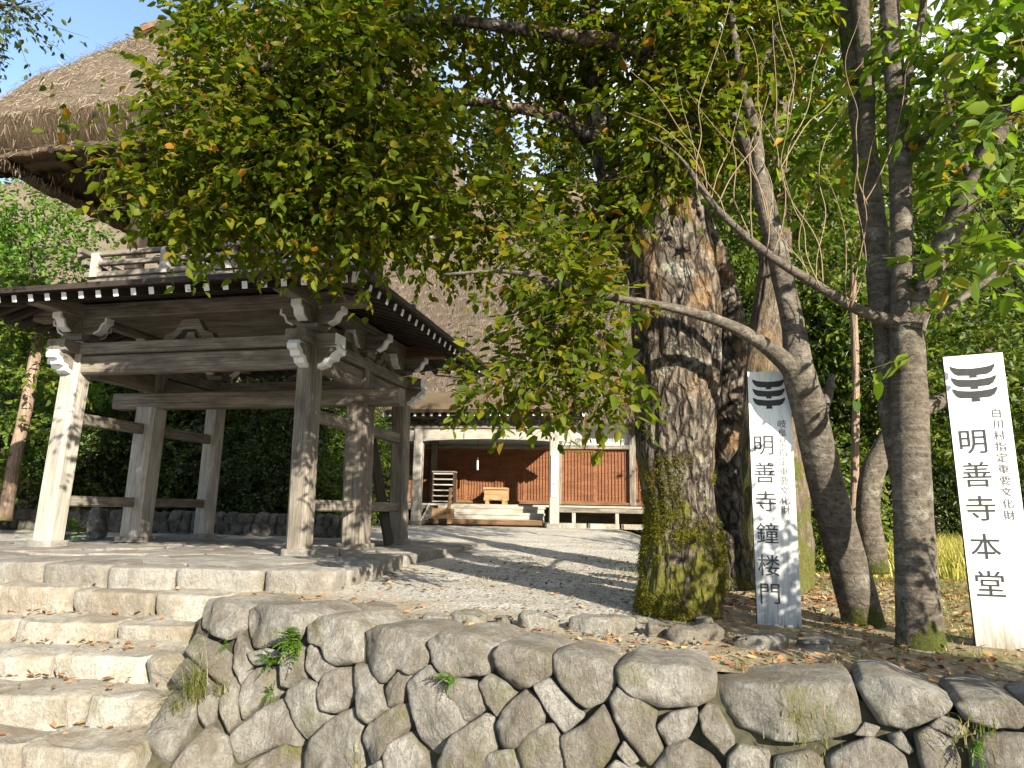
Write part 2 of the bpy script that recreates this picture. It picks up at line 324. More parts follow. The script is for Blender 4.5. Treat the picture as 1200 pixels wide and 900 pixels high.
def link(name, me, parent=None, loc=(0, 0, 0), rot=None):
    o = bpy.data.objects.new(name, me); COL.objects.link(o); o.location = loc
    if rot is not None:
        o.rotation_mode = 'QUATERNION'; o.rotation_quaternion = rot
    if parent: o.parent = parent
    return o
def tag(o, label, cat, group=None, kind=None):
    o['label'] = label; o['category'] = cat
    if group: o['group'] = group
    if kind: o['kind'] = kind
    return o
def thing(name, label, cat, loc=(0, 0, 0), rz=0.0, group=None):
    o = bpy.data.objects.new(name, None); COL.objects.link(o); o.empty_display_size = 0.2
    o.location = loc; o.rotation_euler = (0, 0, rz)
    return tag(o, label, cat, group)
def struct(o): o['kind'] = 'structure'; return o
def axisrot(d):
    x = Vector(d).normalized(); ref = Vector((0, 1, 0)) if abs(x.z) > 0.95 else Vector((0, 0, 1))
    y = ref.cross(x).normalized(); z = x.cross(y)
    return Matrix((x, y, z)).transposed().to_quaternion()
_bc = {}
def beam(name, p0, p1, w, h, mat, parent, ch=0.015, endmat=None, taper=1.0):
    """squared timber from p0 to p1 with its own grain along local X; w is its width, h its depth"""
    p0, p1 = Vector(p0), Vector(p1); L = (p1 - p0).length
    key = (round(L, 3), w, h, mat, ch, endmat, taper)
    if key not in _bc:
        b = MB(); prof = [(1, -1), (1, 1), (-1, 1), (-1, -1)]; pr = []
        for sx, sy in ((1, -1), (1, 1), (-1, 1), (-1, -1)):
            c1 = (sx * w / 2, sy * (h / 2 - ch)); c2 = (sx * (w / 2 - ch), sy * h / 2)
            pr += [c2, c1] if sx * sy < 0 else [c1, c2]
        vs = []
        for x, s in ((0, 1), (L, taper)):
            vs += [(x, a * s, c * s) for a, c in pr]
        k = 8
        b.add(vs, [(i, (i + 1) % k, k + (i + 1) % k, k + i) for i in range(k)])
        b.add([vs[i] for i in range(k)], [tuple(range(k - 1, -1, -1))])
        b.add([vs[k + i] for i in range(k)], [tuple(range(k))], 1 if endmat else 0)
        _bc[key] = b.mesh(name, [M[mat]] + ([M[endmat]] if endmat else []))
    return link(name, _bc[key], parent, p0, axisrot(p1 - p0))
def fbm(p, sc, oct=3): return mn.fractal(Vector(p) * sc, 0.9, 2.0, oct)

def chaikin(poly, it=1, r=0.22):
    for _ in range(it):
        q = []
        for i in range(len(poly)):
            a, b = poly[i], poly[(i + 1) % len(poly)]
            q += [(a[0] + (b[0] - a[0]) * r, a[1] + (b[1] - a[1]) * r), (a[0] + (b[0] - a[0]) * (1 - r), a[1] + (b[1] - a[1]) * (1 - r))]
        poly = q
    return poly
def resample(poly, n):
    P = np.array(poly + [poly[0]], float); d = np.r_[0, np.cumsum(np.hypot(*np.diff(P, axis=0).T))]
    t = np.linspace(0, d[-1], n, endpoint=False)
    return np.c_[np.interp(t, d, P[:, 0]), np.interp(t, d, P[:, 1])]
def boulder(poly, depth, O, ex, ey, ez, bulge=0.06, n=44, edge=0.05, seed=0.0, amp=0.025, back=0.88, shrink=0.0, flat=False, sc=5.0, crn=0.14, prof=None):
    """a stone: outline poly (2-D, along ex/ey from O), a bulging worked face towards ez, body running back along -ez"""
    A = poly
    ar = sum(A[i][0] * A[(i + 1) % len(A)][1] - A[(i + 1) % len(A)][0] * A[i][1] for i in range(len(A)))
    if ar < 0: A = A[::-1]
    Q = resample(chaikin(A, 2, crn), n); c = Q.mean(0); rad_ = np.hypot(*(Q - c).T).mean()
    if prof is None: prof = [(0.0, bulge), (0.25, bulge * 0.97), (0.5, bulge * .88), (0.72, bulge * 0.74), (0.87, bulge * 0.52), (0.95, bulge * 0.22), (0.985, -edge * 0.4), (1.0, -edge * 1.3), (1.0, -edge - depth * 0.3), (0.97, -edge - depth * 0.65), (back, -edge - depth)]
    if flat: prof = [(0.0, bulge), (0.3, bulge), (0.6, bulge), (0.85, bulge * 0.9), (0.95, bulge * 0.5), (0.99, -edge * 0.3), (1.0, -edge), (1.0, -edge - depth * .4), (0.98, -edge - depth * .7), (back, -edge - depth)]
    vs = []; off = Vector((seed * 3.7, seed * 1.3, seed * 2.1))
    for r, d in prof:
        rr = max(0.0, r * (1 - shrink / rad_))
        for q in (Q if r > 0 else Q[:1]):
            w2 = c + (q - c) * rr
            p = O + ex * float(w2[0]) + ey * float(w2[1]) + ez * d
            k = fbm(p + off, sc, 4) * amp + mn.noise((p + off) * 2.2) * amp * 0.9
            dirv = ez * 1.0 if r < 0.9 else (ex * float(q[0] - c[0]) + ey * float(q[1] - c[1])).normalized()
            vs.append(p + dirv * k)
    fs = [(0, 1 + k, 1 + (k + 1) % n) for k in range(n)]
    for i in range(len(prof) - 2):
        a = 1 + i * n; b = a + n
        fs += [(a + k, b + k, b + (k + 1) % n, a + (k + 1) % n) for k in range(n)]
    a = 1 + (len(prof) - 2) * n
    fs.append(tuple(a + k for k in range(n)))
    return vs, fs

def catmull(pts, rads, per=6):
    P = [Vector(p) for p in pts]; R = list(rads); op, orr = [], []
    for i in range(len(P) - 1):
        a, b, c, d = P[max(i - 1, 0)], P[i], P[i + 1], P[min(i + 2, len(P) - 1)]
        for k in range(per):
            t = k / per
            op.append(0.5 * ((2 * b) + (c - a) * t + (2 * a - 5 * b + 4 * c - d) * t * t + (3 * b - a - 3 * c + d) * t ** 3))
            orr.append(R[i] + (R[i + 1] - R[i]) * t)
    op.append(P[-1]); orr.append(R[-1])
    return op, orr

# leaves -------------------------------------------------------------
def unit(a): return a / np.maximum(np.linalg.norm(a, axis=1, keepdims=True), 1e-9)
def leaf_arrays(pos, d, nrm, L, W):
    """folded six-vertex leaves"""
    n = len(pos); d = unit(d); nrm = unit(nrm - d * (nrm * d).sum(1, keepdims=True)); s = np.cross(nrm, d)
    L = L[:, None]; W = W[:, None]
    def P(a, b, c): return pos + d * L * a + s * W * b + nrm * W * c
    cu = (RNG.random(n)[:, None] * 1.1 - .35)          # each leaf curls and folds differently
    V = np.stack([P(0, 0, 0), P(0.3, 0.46, 0.05 + .3 * cu), P(0.68, 0.38, .25 * cu), P(1, 0, -0.1 - .4 * cu), P(0.68, -0.38, .25 * cu), P(0.3, -0.46, 0.05 + .3 * cu)], 1)
    return V.reshape(-1, 3)
def quick_mesh(name, V, quads, mat):
    me = bpy.data.meshes.new(name); nq = len(quads)
    me.vertices.add(len(V)); me.vertices.foreach_set('co', np.ascontiguousarray(V, dtype=np.float32).ravel())
    me.loops.add(nq * 4); me.loops.foreach_set('vertex_index', np.ascontiguousarray(quads, dtype=np.int32).ravel())
    me.polygons.add(nq); me.polygons.foreach_set('loop_start', np.arange(0, nq * 4, 4, dtype=np.int32))
    me.materials.append(mat); me.update(calc_edges=True); return me
def leaf_mesh(name, V, mat):
    n = len(V) // 6; b = (np.arange(n) * 6)[:, None]
    q = np.concatenate([b + np.array([[0, 1, 2, 3]]), b + np.array([[3, 4, 5, 0]])], 1).reshape(-1, 4)
    return quick_mesh(name, V, q, mat)
def sprays(clumps, L=0.1, k=11, twig=0.42, seed=0, flat=0.55, wid=0.55, shell=0.42, droop=0.2):
    """twig origins spread through ellipsoid clumps [(centre, radii, count)]; returns leaf vertices and twig lines"""
    g = np.random.default_rng(seed); OUT = []; TW = []
    for c, r, m in clumps:
        c = np.array(c, float); r = np.array(r, float); m = int(m)
        u = unit(g.normal(size=(m, 3))); rr = g.random(m)[:, None] ** shell
        o = c + u * rr * r
        dr = unit(u * 0.7 + g.normal(size=(m, 3)) * 0.6 + np.array([0, 0, -droop]))
        ln = twig * (0.6 + 0.8 * g.random(m))
        side = unit(np.cross(dr, np.array([0, 0, 1.0]) + g.normal(size=(m, 3)) * 0.35))
        TW.append((o, o + dr * ln[:, None]))
        for j in range(k):
            t = (j + 0.6) / k
            p = o + dr * (ln * t)[:, None] + g.normal(size=(m, 3)) * 0.012
            p[:, 2] -= 0.09 * ln * t * t
            sg = 1 if j % 2 else -1
            ld = dr * 0.55 + side * sg * 0.8 + g.normal(size=(m, 3)) * 0.25 + np.array([0, 0, -0.28])
            nm = np.array([0, 0, 1.0]) + g.normal(size=(m, 3)) * flat
            Ls = L * (0.42 + 1.0 * g.random(m)); keep = g.random(m) > 0.12
            OUT.append(leaf_arrays(p[keep], ld[keep], nm[keep], Ls[keep], Ls[keep] * wid))
    return np.concatenate(OUT), TW
def twig_mesh(name, TW, mat, every=1, r=0.003):
    V = []; Q = []; b = 0
    for o, e in TW:
        o = o[::every]; e = e[::every]; m = len(o); d = unit(e - o)
        a = unit(np.cross(d, np.array([0.2, 0.3, 0.9]))); bb = np.cross(d, a)
        ring = [a, -0.5 * a + 0.87 * bb, -0.5 * a - 0.87 * bb]
        vv = np.stack([o + x * r for x in ring] + [e + x * r * 0.5 for x in ring], 1).reshape(-1, 3)
        idx = (np.arange(m) * 6)[:, None] + b
        Q.append(np.concatenate([idx + np.array([[0, 1, 4, 3]]), idx + np.array([[1, 2, 5, 4]]), idx + np.array([[2, 0, 3, 5]])], 1).reshape(-1, 4))
        V.append(vv); b += m * 6
    return quick_mesh(name, np.concatenate(V), np.concatenate(Q), mat)
# ------------------------------------------------------------------ ground
TOPL = [(-2.75, 6.02, -0.80), (-2.58, 5.9, -0.80), (-1.3, 5.05, -0.815), (0.03, 4.3, -0.835), (1.5, 3.88, -0.875), (2.6, 3.4, -0.9), (4.6, 2.4, -0.9)]
def _len():
    out = [0.0]
    for a, c in zip(TOPL[:-1], TOPL[1:]): out.append(out[-1] + math.hypot(c[0] - a[0], c[1] - a[1]))
    return out
TOPS = _len()
def wall_top(s):
    """smoothed top line of the retaining wall at arc length s"""
    def lin(q):
        q = max(-1.0, min(TOPS[-1] + 1, q)); i = 0
        while i < len(TOPS) - 2 and q > TOPS[i + 1]: i += 1
        t = (q - TOPS[i]) / (TOPS[i + 1] - TOPS[i]); a, c = TOPL[i], TOPL[i + 1]
        return [a[k] + (c[k] - a[k]) * t for k in range(3)]
    P = [lin(s + d) for d in (-.45, -.22, 0, .22, .45)]; wt = (.12, .23, .3, .23, .12)
    return [sum(w_ * p[k] for w_, p in zip(wt, P)) for k in range(3)]
def wall_surf(s, h):
    """battered face: h <= 0 below the top line; at the left end the wall spreads into a low cone beside the steps"""
    c = wall_top(s); k = max(0.0, min(1.0, s / 1.7)); k = 1 - k * k * (3 - 2 * k)
    dx = 0.27 * k - 0.10 * (1 - k); dy = -1.4 * k - 0.17 * (1 - k)
    return (c[0] - dx * h, c[1] - dy * h, c[2] + h)
def sm(a, b, x):
    t = max(0.0, min(1.0, (x - a) / (b - a))); return t * t * (3 - 2 * t)
_WX = [c[0] for c in TOPL] + [9.0]; _WYY = [c[1] for c in TOPL] + [0.9]; _WZ = [c[2] for c in TOPL] + [-0.92]
def wall_y(x): return float(np.interp(x, _WX, _WYY))
def wall_z(x): return float(np.interp(x, _WX, _WZ))
def ground_z(x, y):
    d = y - (wall_y(x) if x < 6 else wall_y(6))
    left = -0.845 + 0.06 * sm(5.4, 6.8, y + .2 * x) + 0.30 * sm(6.8, 20, y) + 0.12 * sm(20, 40, y)
    right = -0.885 - 0.1 * sm(9, 13, y)
    k = sm(1.2, 3.2, x - 0.12 * max(0, y - 6))
    z = left + (right - left) * k
    z += (wall_z(x) - .035 - z) * (1 - sm(.3, 1.1, d))
    z += 0.22 * math.exp(-((x - 3.6) ** 2 / 1.2 + (y - 8.0) ** 2 / 1.0))
    z += 1.6 * sm(30, 90, y) * sm(8, 30, abs(x)) + 7 * sm(45, 110, y)
    z += 0.02 * mn.noise(Vector((x * 1.3, y * 1.3, 0))) + 0.008 * mn.noise(Vector((x * 6, y * 6, 3)))
    return z
def terrace():
    xs = list(np.concatenate([np.linspace(-70, -10, 21)[:-1], np.linspace(-10, 8, 121), np.linspace(8, 80, 25)[1:]]))
    us = list(np.concatenate([np.linspace(0, 4, 41), np.linspace(4.25, 20, 50), np.linspace(21, 140, 30)]))
    vs = []
    for u in us:
        for x in xs:
            if x < -2.5: y0 = 7.0
            elif x < 6: y0 = wall_y(x) + 0.3
            else: y0 = wall_y(6) + 0.16
            vs.append((x, y0 + u, ground_z(x, y0 + u)))
    nx = len(xs)
    fs = [(j * nx + i, j * nx + i + 1, (j + 1) * nx + i + 1, (j + 1) * nx + i) for j in range(len(us) - 1) for i in range(nx - 1)]
    b = MB(); b.add(vs, fs); return b.mesh('courtyard_ground', M['ground'], True)
struct(link('courtyard_ground', terrace()))
b = MB(); b.add([(-70, -40, -2.02), (80, -40, -2.02), (80, 7.2, -2.02), (-70, 7.2, -2.02)], [(0, 1, 2, 3)])
struct(link('road', b.mesh('road', M['road'])))

# ------------------------------------------------------------------ retaining wall of fitted stones
STONES = [[(0.26,0.03),(0.56,0.07),(0.83,0.03),(0.9,-0.1),(0.78,-0.19),(0.36,-0.15)],[(0.85,0.01),(1.01,0.07),(1.33,0.09),(1.52,0.04),(1.56,-0.04),(1.51,-0.12),(1.34,-0.18),(1.09,-0.22),(0.97,-0.16)],[(0.33,-0.28),(0.35,-0.15),(0.72,-0.21),(0.87,-0.26),(0.93,-0.38),(0.86,-0.43),(0.66,-0.38)],[(0.85,-0.19),(0.9,-0.13),(1.08,-0.23),(1.07,-0.28),(1.14,-0.33),(1.05,-0.43),(0.93,-0.34)],[(0.29,-0.43),(0.38,-0.31),(0.64,-0.38),(0.77,-0.43),(0.64,-0.5),(0.45,-0.47)],[(0.17,-0.7),(0.33,-0.49),(0.47,-0.47),(0.64,-0.51),(0.68,-0.61),(0.57,-0.8),(0.3,-0.74)],[(1.08,-0.25),(1.26,-0.2),(1.35,-0.21),(1.33,-0.28),(1.15,-0.31)],[(0.87,-0.53),(0.88,-0.44),(0.96,-0.39),(1.03,-0.44),(1.09,-0.59),(1.12,-0.63),(1.04,-0.69),(0.91,-0.59)],[(1.07,-0.52),(1.07,-0.44),(1.18,-0.33),(1.4,-0.29),(1.48,-0.43),(1.34,-0.52),(1.15,-0.62)],[(0.65,-0.5),(0.82,-0.44),(0.86,-0.53),(0.87,-0.63),(0.81,-0.66),(0.7,-0.6)],[(1.46,-0.32),(1.44,-0.22),(1.6,-0.15),(1.7,-0.34),(1.57,-0.42),(1.48,-0.41)],[(1.64,-0.15),(1.71,-0.13),(1.87,-0.22),(1.92,-0.25),(1.81,-0.35),(1.67,-0.26)],[(1.55,-0.49),(1.57,-0.43),(1.7,-0.35),(1.82,-0.36),(1.88,-0.48),(1.97,-0.54),(1.78,-0.7),(1.67,-0.6)],[(1.05,-0.72),(1.52,-0.47),(1.68,-0.63),(1.75,-0.74),(1.55,-0.77),(1.23,-0.88)],[(0.59,-0.83),(0.83,-0.66),(0.91,-0.67),(1.05,-0.72),(1.17,-0.87),(1.25,-1.01),(0.51,-0.93)],[(1.3,-0.9),(1.55,-0.78),(1.72,-0.71),(1.8,-0.85),(1.86,-0.97),(1.29,-1.02)],[(1.78,-0.77),(1.83,-0.7),(2.0,-0.53),(2.07,-0.49),(2.16,-0.45),(2.25,-0.54),(2.27,-0.74),(2.29,-0.88),(1.89,-0.96)],[(1.59,-0.02),(1.69,0.05),(1.91,0.08),(2.04,0.01),(2.09,-0.08),(2.11,-0.19),(2.03,-0.22),(1.92,-0.24),(1.78,-0.13),(1.66,-0.12)],[(2.08,-0.01),(2.19,0.04),(2.42,0.05),(2.59,0.01),(2.69,-0.08),(2.68,-0.13),(2.58,-0.2),(2.47,-0.18),(2.35,-0.29),(2.18,-0.2),(2.11,-0.12)],[(2.65,-0.0),(2.75,0.07),(2.95,0.07),(3.11,0.02),(3.14,-0.09),(3.1,-0.14),(2.84,-0.19),(2.72,-0.11)],[(3.14,-0.01),(3.19,0.05),(3.38,0.05),(3.49,0.01),(3.51,-0.09),(3.42,-0.16),(3.31,-0.2),(3.18,-0.12)],[(1.93,-0.25),(2.09,-0.22),(2.14,-0.38),(2.08,-0.46),(2.0,-0.5),(1.89,-0.5),(1.84,-0.38),(1.87,-0.29)],[(2.1,-0.2),(2.18,-0.2),(2.29,-0.25),(2.38,-0.35),(2.42,-0.41),(2.3,-0.51),(2.23,-0.49),(2.16,-0.36)],[(2.39,-0.3),(2.49,-0.18),(2.58,-0.2),(2.55,-0.28),(2.53,-0.36),(2.43,-0.4)],[(2.56,-0.25),(2.71,-0.13),(2.83,-0.21),(2.96,-0.33),(3.0,-0.42),(2.93,-0.48),(2.82,-0.64),(2.71,-0.54),(2.61,-0.38)],[(2.87,-0.26),(2.91,-0.18),(3.05,-0.18),(3.12,-0.31),(3.0,-0.39),(2.95,-0.35)],[(3.07,-0.19),(3.13,-0.13),(3.23,-0.16),(3.29,-0.21),(3.2,-0.34),(3.13,-0.28)],[(2.28,-0.59),(2.32,-0.51),(2.51,-0.38),(2.58,-0.37),(2.61,-0.48),(2.44,-0.69),(2.35,-0.74)],[(2.48,-0.66),(2.51,-0.59),(2.63,-0.51),(2.76,-0.64),(2.81,-0.67),(2.85,-0.77),(2.54,-0.83)],[(2.85,-0.64),(2.93,-0.48),(3.12,-0.34),(3.18,-0.35),(3.18,-0.43),(3.21,-0.5),(3.14,-0.6),(3.11,-0.72),(2.89,-0.76)],[(3.2,-0.39),(3.24,-0.3),(3.36,-0.18),(3.45,-0.23),(3.49,-0.3),(3.47,-0.36),(3.34,-0.48),(3.25,-0.49)],[(3.11,-0.61),(3.19,-0.53),(3.33,-0.49),(3.4,-0.55),(3.43,-0.67),(3.13,-0.72)],[(3.34,-0.48),(3.41,-0.4),(3.5,-0.35),(3.55,-0.34),(3.61,-0.44),(3.65,-0.64),(3.45,-0.67)],[(2.36,-0.75),(2.47,-0.69),(2.5,-0.72),(2.52,-0.83),(2.39,-0.86)],[(3.5,0.01),(3.58,0.04),(3.82,0.01),(3.87,-0.03),(3.89,-0.08),(3.84,-0.19),(3.73,-0.24),(3.58,-0.15),(3.52,-0.08)],[(3.88,-0.01),(3.97,0.03),(4.11,0.02),(4.27,0.04),(4.39,0.01),(4.42,-0.03),(4.41,-0.11),(4.32,-0.17),(4.13,-0.2),(4.0,-0.16),(3.9,-0.09)],[(3.42,-0.16),(3.5,-0.11),(3.6,-0.19),(3.71,-0.27),(3.61,-0.37),(3.53,-0.3)],[(3.6,-0.39),(3.73,-0.31),(3.82,-0.21),(3.88,-0.29),(3.91,-0.38),(3.87,-0.46),(3.77,-0.62),(3.66,-0.59)],[(3.86,-0.18),(3.9,-0.11),(4.02,-0.16),(4.11,-0.21),(4.1,-0.28),(4.15,-0.38),(4.08,-0.47),(3.97,-0.37),(3.89,-0.27)],[(4.12,-0.28),(4.18,-0.21),(4.31,-0.17),(4.33,-0.21),(4.28,-0.31),(4.18,-0.36)],[(4.34,-0.2),(4.38,-0.15),(4.43,-0.16),(4.51,-0.28),(4.51,-0.33),(4.47,-0.38),(4.43,-0.34),(4.36,-0.28)],[(4.11,-0.47),(4.18,-0.37),(4.27,-0.33),(4.39,-0.38),(4.44,-0.43),(4.44,-0.53),(4.12,-0.58)],[(3.92,-0.43),(3.95,-0.38),(4.02,-0.45),(3.98,-0.48)],[(3.85,-0.53),(3.91,-0.47),(4.02,-0.49),(4.05,-0.58),(3.86,-0.61)],[(4.42,-0.06),(4.5,-0.03),(4.8,0.01),(5.09,0.04),(5.11,-0.04),(5.12,-0.14),(5.1,-0.18),(5.02,-0.22),(4.85,-0.27),(4.7,-0.28),(4.54,-0.25),(4.45,-0.16)],[(4.49,-0.38),(4.54,-0.32),(4.68,-0.33),(4.7,-0.4),(4.68,-0.5),(4.48,-0.53)],[(4.72,-0.35),(4.87,-0.3),(4.93,-0.33),(4.96,-0.45),(4.71,-0.49)],[(4.96,-0.32),(5.05,-0.25),(5.15,-0.2),(5.25,-0.22),(5.3,-0.26),(5.32,-0.39),(4.96,-0.45)],[(5.1,-0.19),(5.14,-0.14),(5.2,-0.15),(5.17,-0.19)],[(5.11,0.02),(5.15,0.06),(5.26,0.08),(5.43,0.04),(5.53,0.0),(5.5,-0.04),(5.38,-0.12),(5.31,-0.15),(5.21,-0.14),(5.15,-0.05)],[(5.54,0.0),(5.58,0.03),(5.74,0.05),(5.82,0.02),(5.84,-0.02),(5.79,-0.07),(5.67,-0.08),(5.57,-0.06)],[(5.25,-0.18),(5.3,-0.16),(5.34,-0.22),(5.32,-0.24),(5.26,-0.21)],[(5.36,-0.16),(5.42,-0.12),(5.51,-0.16),(5.54,-0.24),(5.52,-0.36),(5.4,-0.38),(5.37,-0.25)],[(5.43,-0.11),(5.48,-0.06),(5.54,-0.07),(5.58,-0.11),(5.52,-0.14)],[(5.59,-0.15),(5.66,-0.11),(5.8,-0.09),(5.88,-0.1),(5.85,-0.3),(5.59,-0.35)],[(5.85,0.01),(5.93,0.05),(6.03,0.02),(6.03,-0.06),(5.91,-0.09),(5.85,-0.05)],[(5.88,-0.12),(5.97,-0.09),(6.05,-0.09),(6.03,-0.27),(5.87,-0.3)]]
rw = thing('stone_retaining_wall', 'retaining wall of fitted grey stones running along the terrace edge', 'stone wall')
def wall_frame(s, h):
    p = Vector(wall_surf(s, h)); ds = Vector(wall_surf(s + .02, h)) - p; dh = Vector(wall_surf(s, h + .02)) - p
    n = ds.cross(dh).normalized()
    return p, (n if n.y < 0 else -n)
b = MB(); vs = []; ns_ = 40
rows = [0.0, -.2, -.5, -.9, -1.3]
for h in rows:
    for i in range(ns_):
        p, n = wall_frame(0.3 + 6.4 * i / (ns_ - 1), h - .035); vs.append(p - n * .078)
vs += [Vector(wall_surf(0.3 + 6.4 * i / (ns_ - 1), 0)) + Vector((.25, .55, -.06)) for i in range(ns_)]
b.add(vs[:ns_ * 5], [(j * ns_ + i, j * ns_ + i + 1, (j + 1) * ns_ + i + 1, (j + 1) * ns_ + i) for j in range(4) for i in range(ns_ - 1)])
b.add(vs[:ns_] + vs[ns_ * 5:], [(i, i + 1, ns_ + i + 1, ns_ + i) for i in range(ns_ - 1)])
link('core', b.mesh('core', M['soil_gap']), rw)
EXT = [[(5.9, .03), (6.6, .04), (6.7, -.12), (6.2, -.2), (5.95, -.12)], [(6.1, -.3), (6.3, -.2), (6.8, -.15), (6.9, -.7), (6.1, -.7)]]
for i, poly in enumerate(STONES + EXT):
    xs = [p[0] for p in poly]; ys = [p[1] for p in poly]
    top = max(ys) > 0.0; size = min(max(xs) - min(xs), max(ys) - min(ys))
    rs = random.Random(i); O = Vector((sum(xs) / len(xs), sum(ys) / len(ys), 0))
    bu = 0.02 + 0.07 * size * rs.uniform(0.5, 1.0); ed = .02; dp = 0.62 if top else .25; bk = .92 if top else .82
    pf_ = [(0, bu), (.2, bu), (.4, bu * .99), (.58, bu * .97), (.74, bu * .93), (.86, bu * .84), (.94, bu * .6), (.98, bu * .2), (1.0, -ed), (1.0, -ed - dp * .3), (.98, -ed - dp * .65), (bk, -ed - dp)]
    vs, fs = boulder(poly, dp, Vector((0, 0, 0)), Vector((1, 0, 0)), Vector((0, 1, 0)), Vector((0, 0, 1)), bulge=bu, seed=i + 1, amp=0.0, shrink=-0.006 if top else -.011, n=84, crn=0.07, prof=pf_)
    cuts = [(rs.uniform(0, 6.28), rs.uniform(.2, .36) * size, rs.uniform(.15, .42)) for _ in range(3)]
    ax = rs.uniform(-0.16, 0.1); ay = rs.uniform(-0.1, 0.16); out = []
    f0, f1 = rs.uniform(0, 6.28), rs.uniform(.04, .09)
    for v in vs:
        p, n = wall_frame(v.x, min(v.y, .02))
        if top: n = Vector((n.x, n.y, 0)).normalized()
        p.z += max(0, v.y - .02)
        front = v.z > -.1
        dd = v.z + ((v.x - O.x) * ax + (v.y - O.y) * ay if front else 0)
        if front:   # chipped facets on the worked face
            for th, r0_, sl in cuts:
                dd -= min(.05, sl * max(0.0, (v.x - O.x) * math.cos(th) + (v.y - O.y) * math.sin(th) - r0_))
            q = Vector((v.x, v.y, i * 1.7)); dd += .03 * size ** .5 * mn.noise(q * 3.2) + .02 * mn.fractal(q * 6, .8, 2, 4) - .03 * abs(mn.noise(q * 4.1 + Vector((9, 2, 0))))
        w3 = p + n * dd
        if not front: w3.z += .02 * mn.noise(w3 * 4) - .03 * max(0, -v.z - .15)
        out.append(w3)
    b = MB(); b.add(out, fs); link('stone', b.mesh('stone', M['wall_stone'], True), rw)

# ------------------------------------------------------------------ stone steps
def slab(mb, x0, x1, d, h, seed, amp=0.02, skew=0.0):
    """one rough slab; local x along the tread, y back from its front edge, z down from its top"""
    rs = random.Random(seed)
    g = 0.003
    poly = [(x0 + g, rs.uniform(-.02, .07) + skew), (x0 + (x1 - x0) * .3, rs.uniform(-.06, .02)), (x0 + (x1 - x0) * .7, rs.uniform(-.06, .02)), (x1 - g, rs.uniform(-.02, .07)), (x1 - g + rs.uniform(-.02, .02), d), (x0 + g, d + rs.uniform(-.05, .05))]
    return boulder(poly, h, Vector((0, 0, 0)), Vector((1, 0, 0)), Vector((0, 1, 0)), Vector((0, 0, 1)), bulge=0.0, n=80, edge=0.028, seed=seed, amp=amp, back=0.99, flat=True, sc=2.4, crn=0.13)
st = thing('stone_staircase', 'broad flight of rough pale stone steps climbing beside the retaining wall', 'steps')
STEPS = [  # front edge: left and right photo pixel, height, rise, splits (photo x)
    ((0, 688), (238, 696), -0.79, 0.24, [-330, -160, -40, 80, 180, 262]),
    ((0, 727), (200, 732), -1.0, 0.2, [-300, -120, 11, 132, 226]),
    ((0, 766), (200, 775), -1.16, 0.19, [-290, -110, 60, 172, 216]),
    ((0, 811), (180, 816), -1.31, 0.26, [-280, -60, 96, 188]),
    ((0, 872), (150, 882), -1.53, 0.22, [-280, -120, 28, 152]),
    ((0, 960), (150, 968), -1.74, 0.3, [-280, -90, 40, 150])]
for i, (a, c, z, h, sp) in enumerate(STEPS):
    A, Cc = atz(*a, z), atz(*c, z); d = (Cc - A).normalized(); yaw = math.atan2(d.y, d.x)
    mb = MB()
    for j in range(len(sp) - 1):
        def px2s(px):
            q = atz(px, a[1] + (c[1] - a[1]) * (px - a[0]) / (c[0] - a[0]), z); return (q - A).dot(d)
        vs, fs = slab(mb, px2s(sp[j]), px2s(sp[j + 1]), 0.85 if i else 1.2, h, i * 10 + j + 3, 0.045)
        dz = random.Random(i * 10 + j).uniform(-0.02, 0.015)
        mb.add([v + Vector((0, 0, dz)) for v in vs], fs)
    o = link('step', mb.mesh('step', M['step_stone'], True), st, A); o.rotation_euler = (0, 0, yaw)

# ------------------------------------------------------------------ gate platform
GATE_O, GRZ = Vector((-2.63, 8.95, -0.6)), rad(-13)
pf = thing('stone_platform', 'low paved stone platform carrying the bell gate posts', 'platform', GATE_O, GRZ)
Ginv = (Matrix.Translation(GATE_O) @ Matrix.Rotation(GRZ, 4, 'Z')).inverted()
def gl(px, py, z=-0.6): return Ginv @ atz(px, py, z)
def clip(poly, p, nrm):
    out = []
    for i in range(len(poly)):
        a, c = poly[i], poly[(i + 1) % len(poly)]
        da = (a[0] - p[0]) * nrm[0] + (a[1] - p[1]) * nrm[1]; dc = (c[0] - p[0]) * nrm[0] + (c[1] - p[1]) * nrm[1]
        if da <= 0: out.append(a)
        if da * dc < 0:
            t = da / (da - dc); out.append((a[0] + (c[0] - a[0]) * t, a[1] + (c[1] - a[1]) * t))
    return out
def voronoi(seeds, bound):
    cells = []
    for i, s in enumerate(seeds):
        c = list(bound)
        for j, q in enumerate(seeds):
            if i != j and c:
                c = clip(c, ((s[0] + q[0]) / 2, (s[1] + q[1]) / 2), (q[0] - s[0], q[1] - s[1]))
        cells.append(c)
    return cells
p1, p2, p3 = gl(-260, 652), gl(388, 671), gl(484, 648.5)
bound = [(p1.x - 1, p1.y - 0.1), (p2.x - .08, p2.y), (p2.x, p2.y + .06), (p3.x, p3.y), (p3.x + 0.1, 4.7), (p1.x - 1, 4.7)]
rs = random.Random(5); seeds = []
edge = []
dv = Vector((p2.x - bound[0][0], p2.y - bound[0][1])); n_e = 9
for i in range(n_e):
    t = (i + 0.5 + rs.uniform(-.15, .15)) / n_e; seeds.append((bound[0][0] + dv.x * t, bound[0][1] + dv.y * t + 0.24))
for i in range(4): seeds.append((p2.x - .2 + (p3.x - p2.x) * (i + .6) / 4, p2.y + 0.45 + (p3.y - p2.y) * (i + .4) / 4))
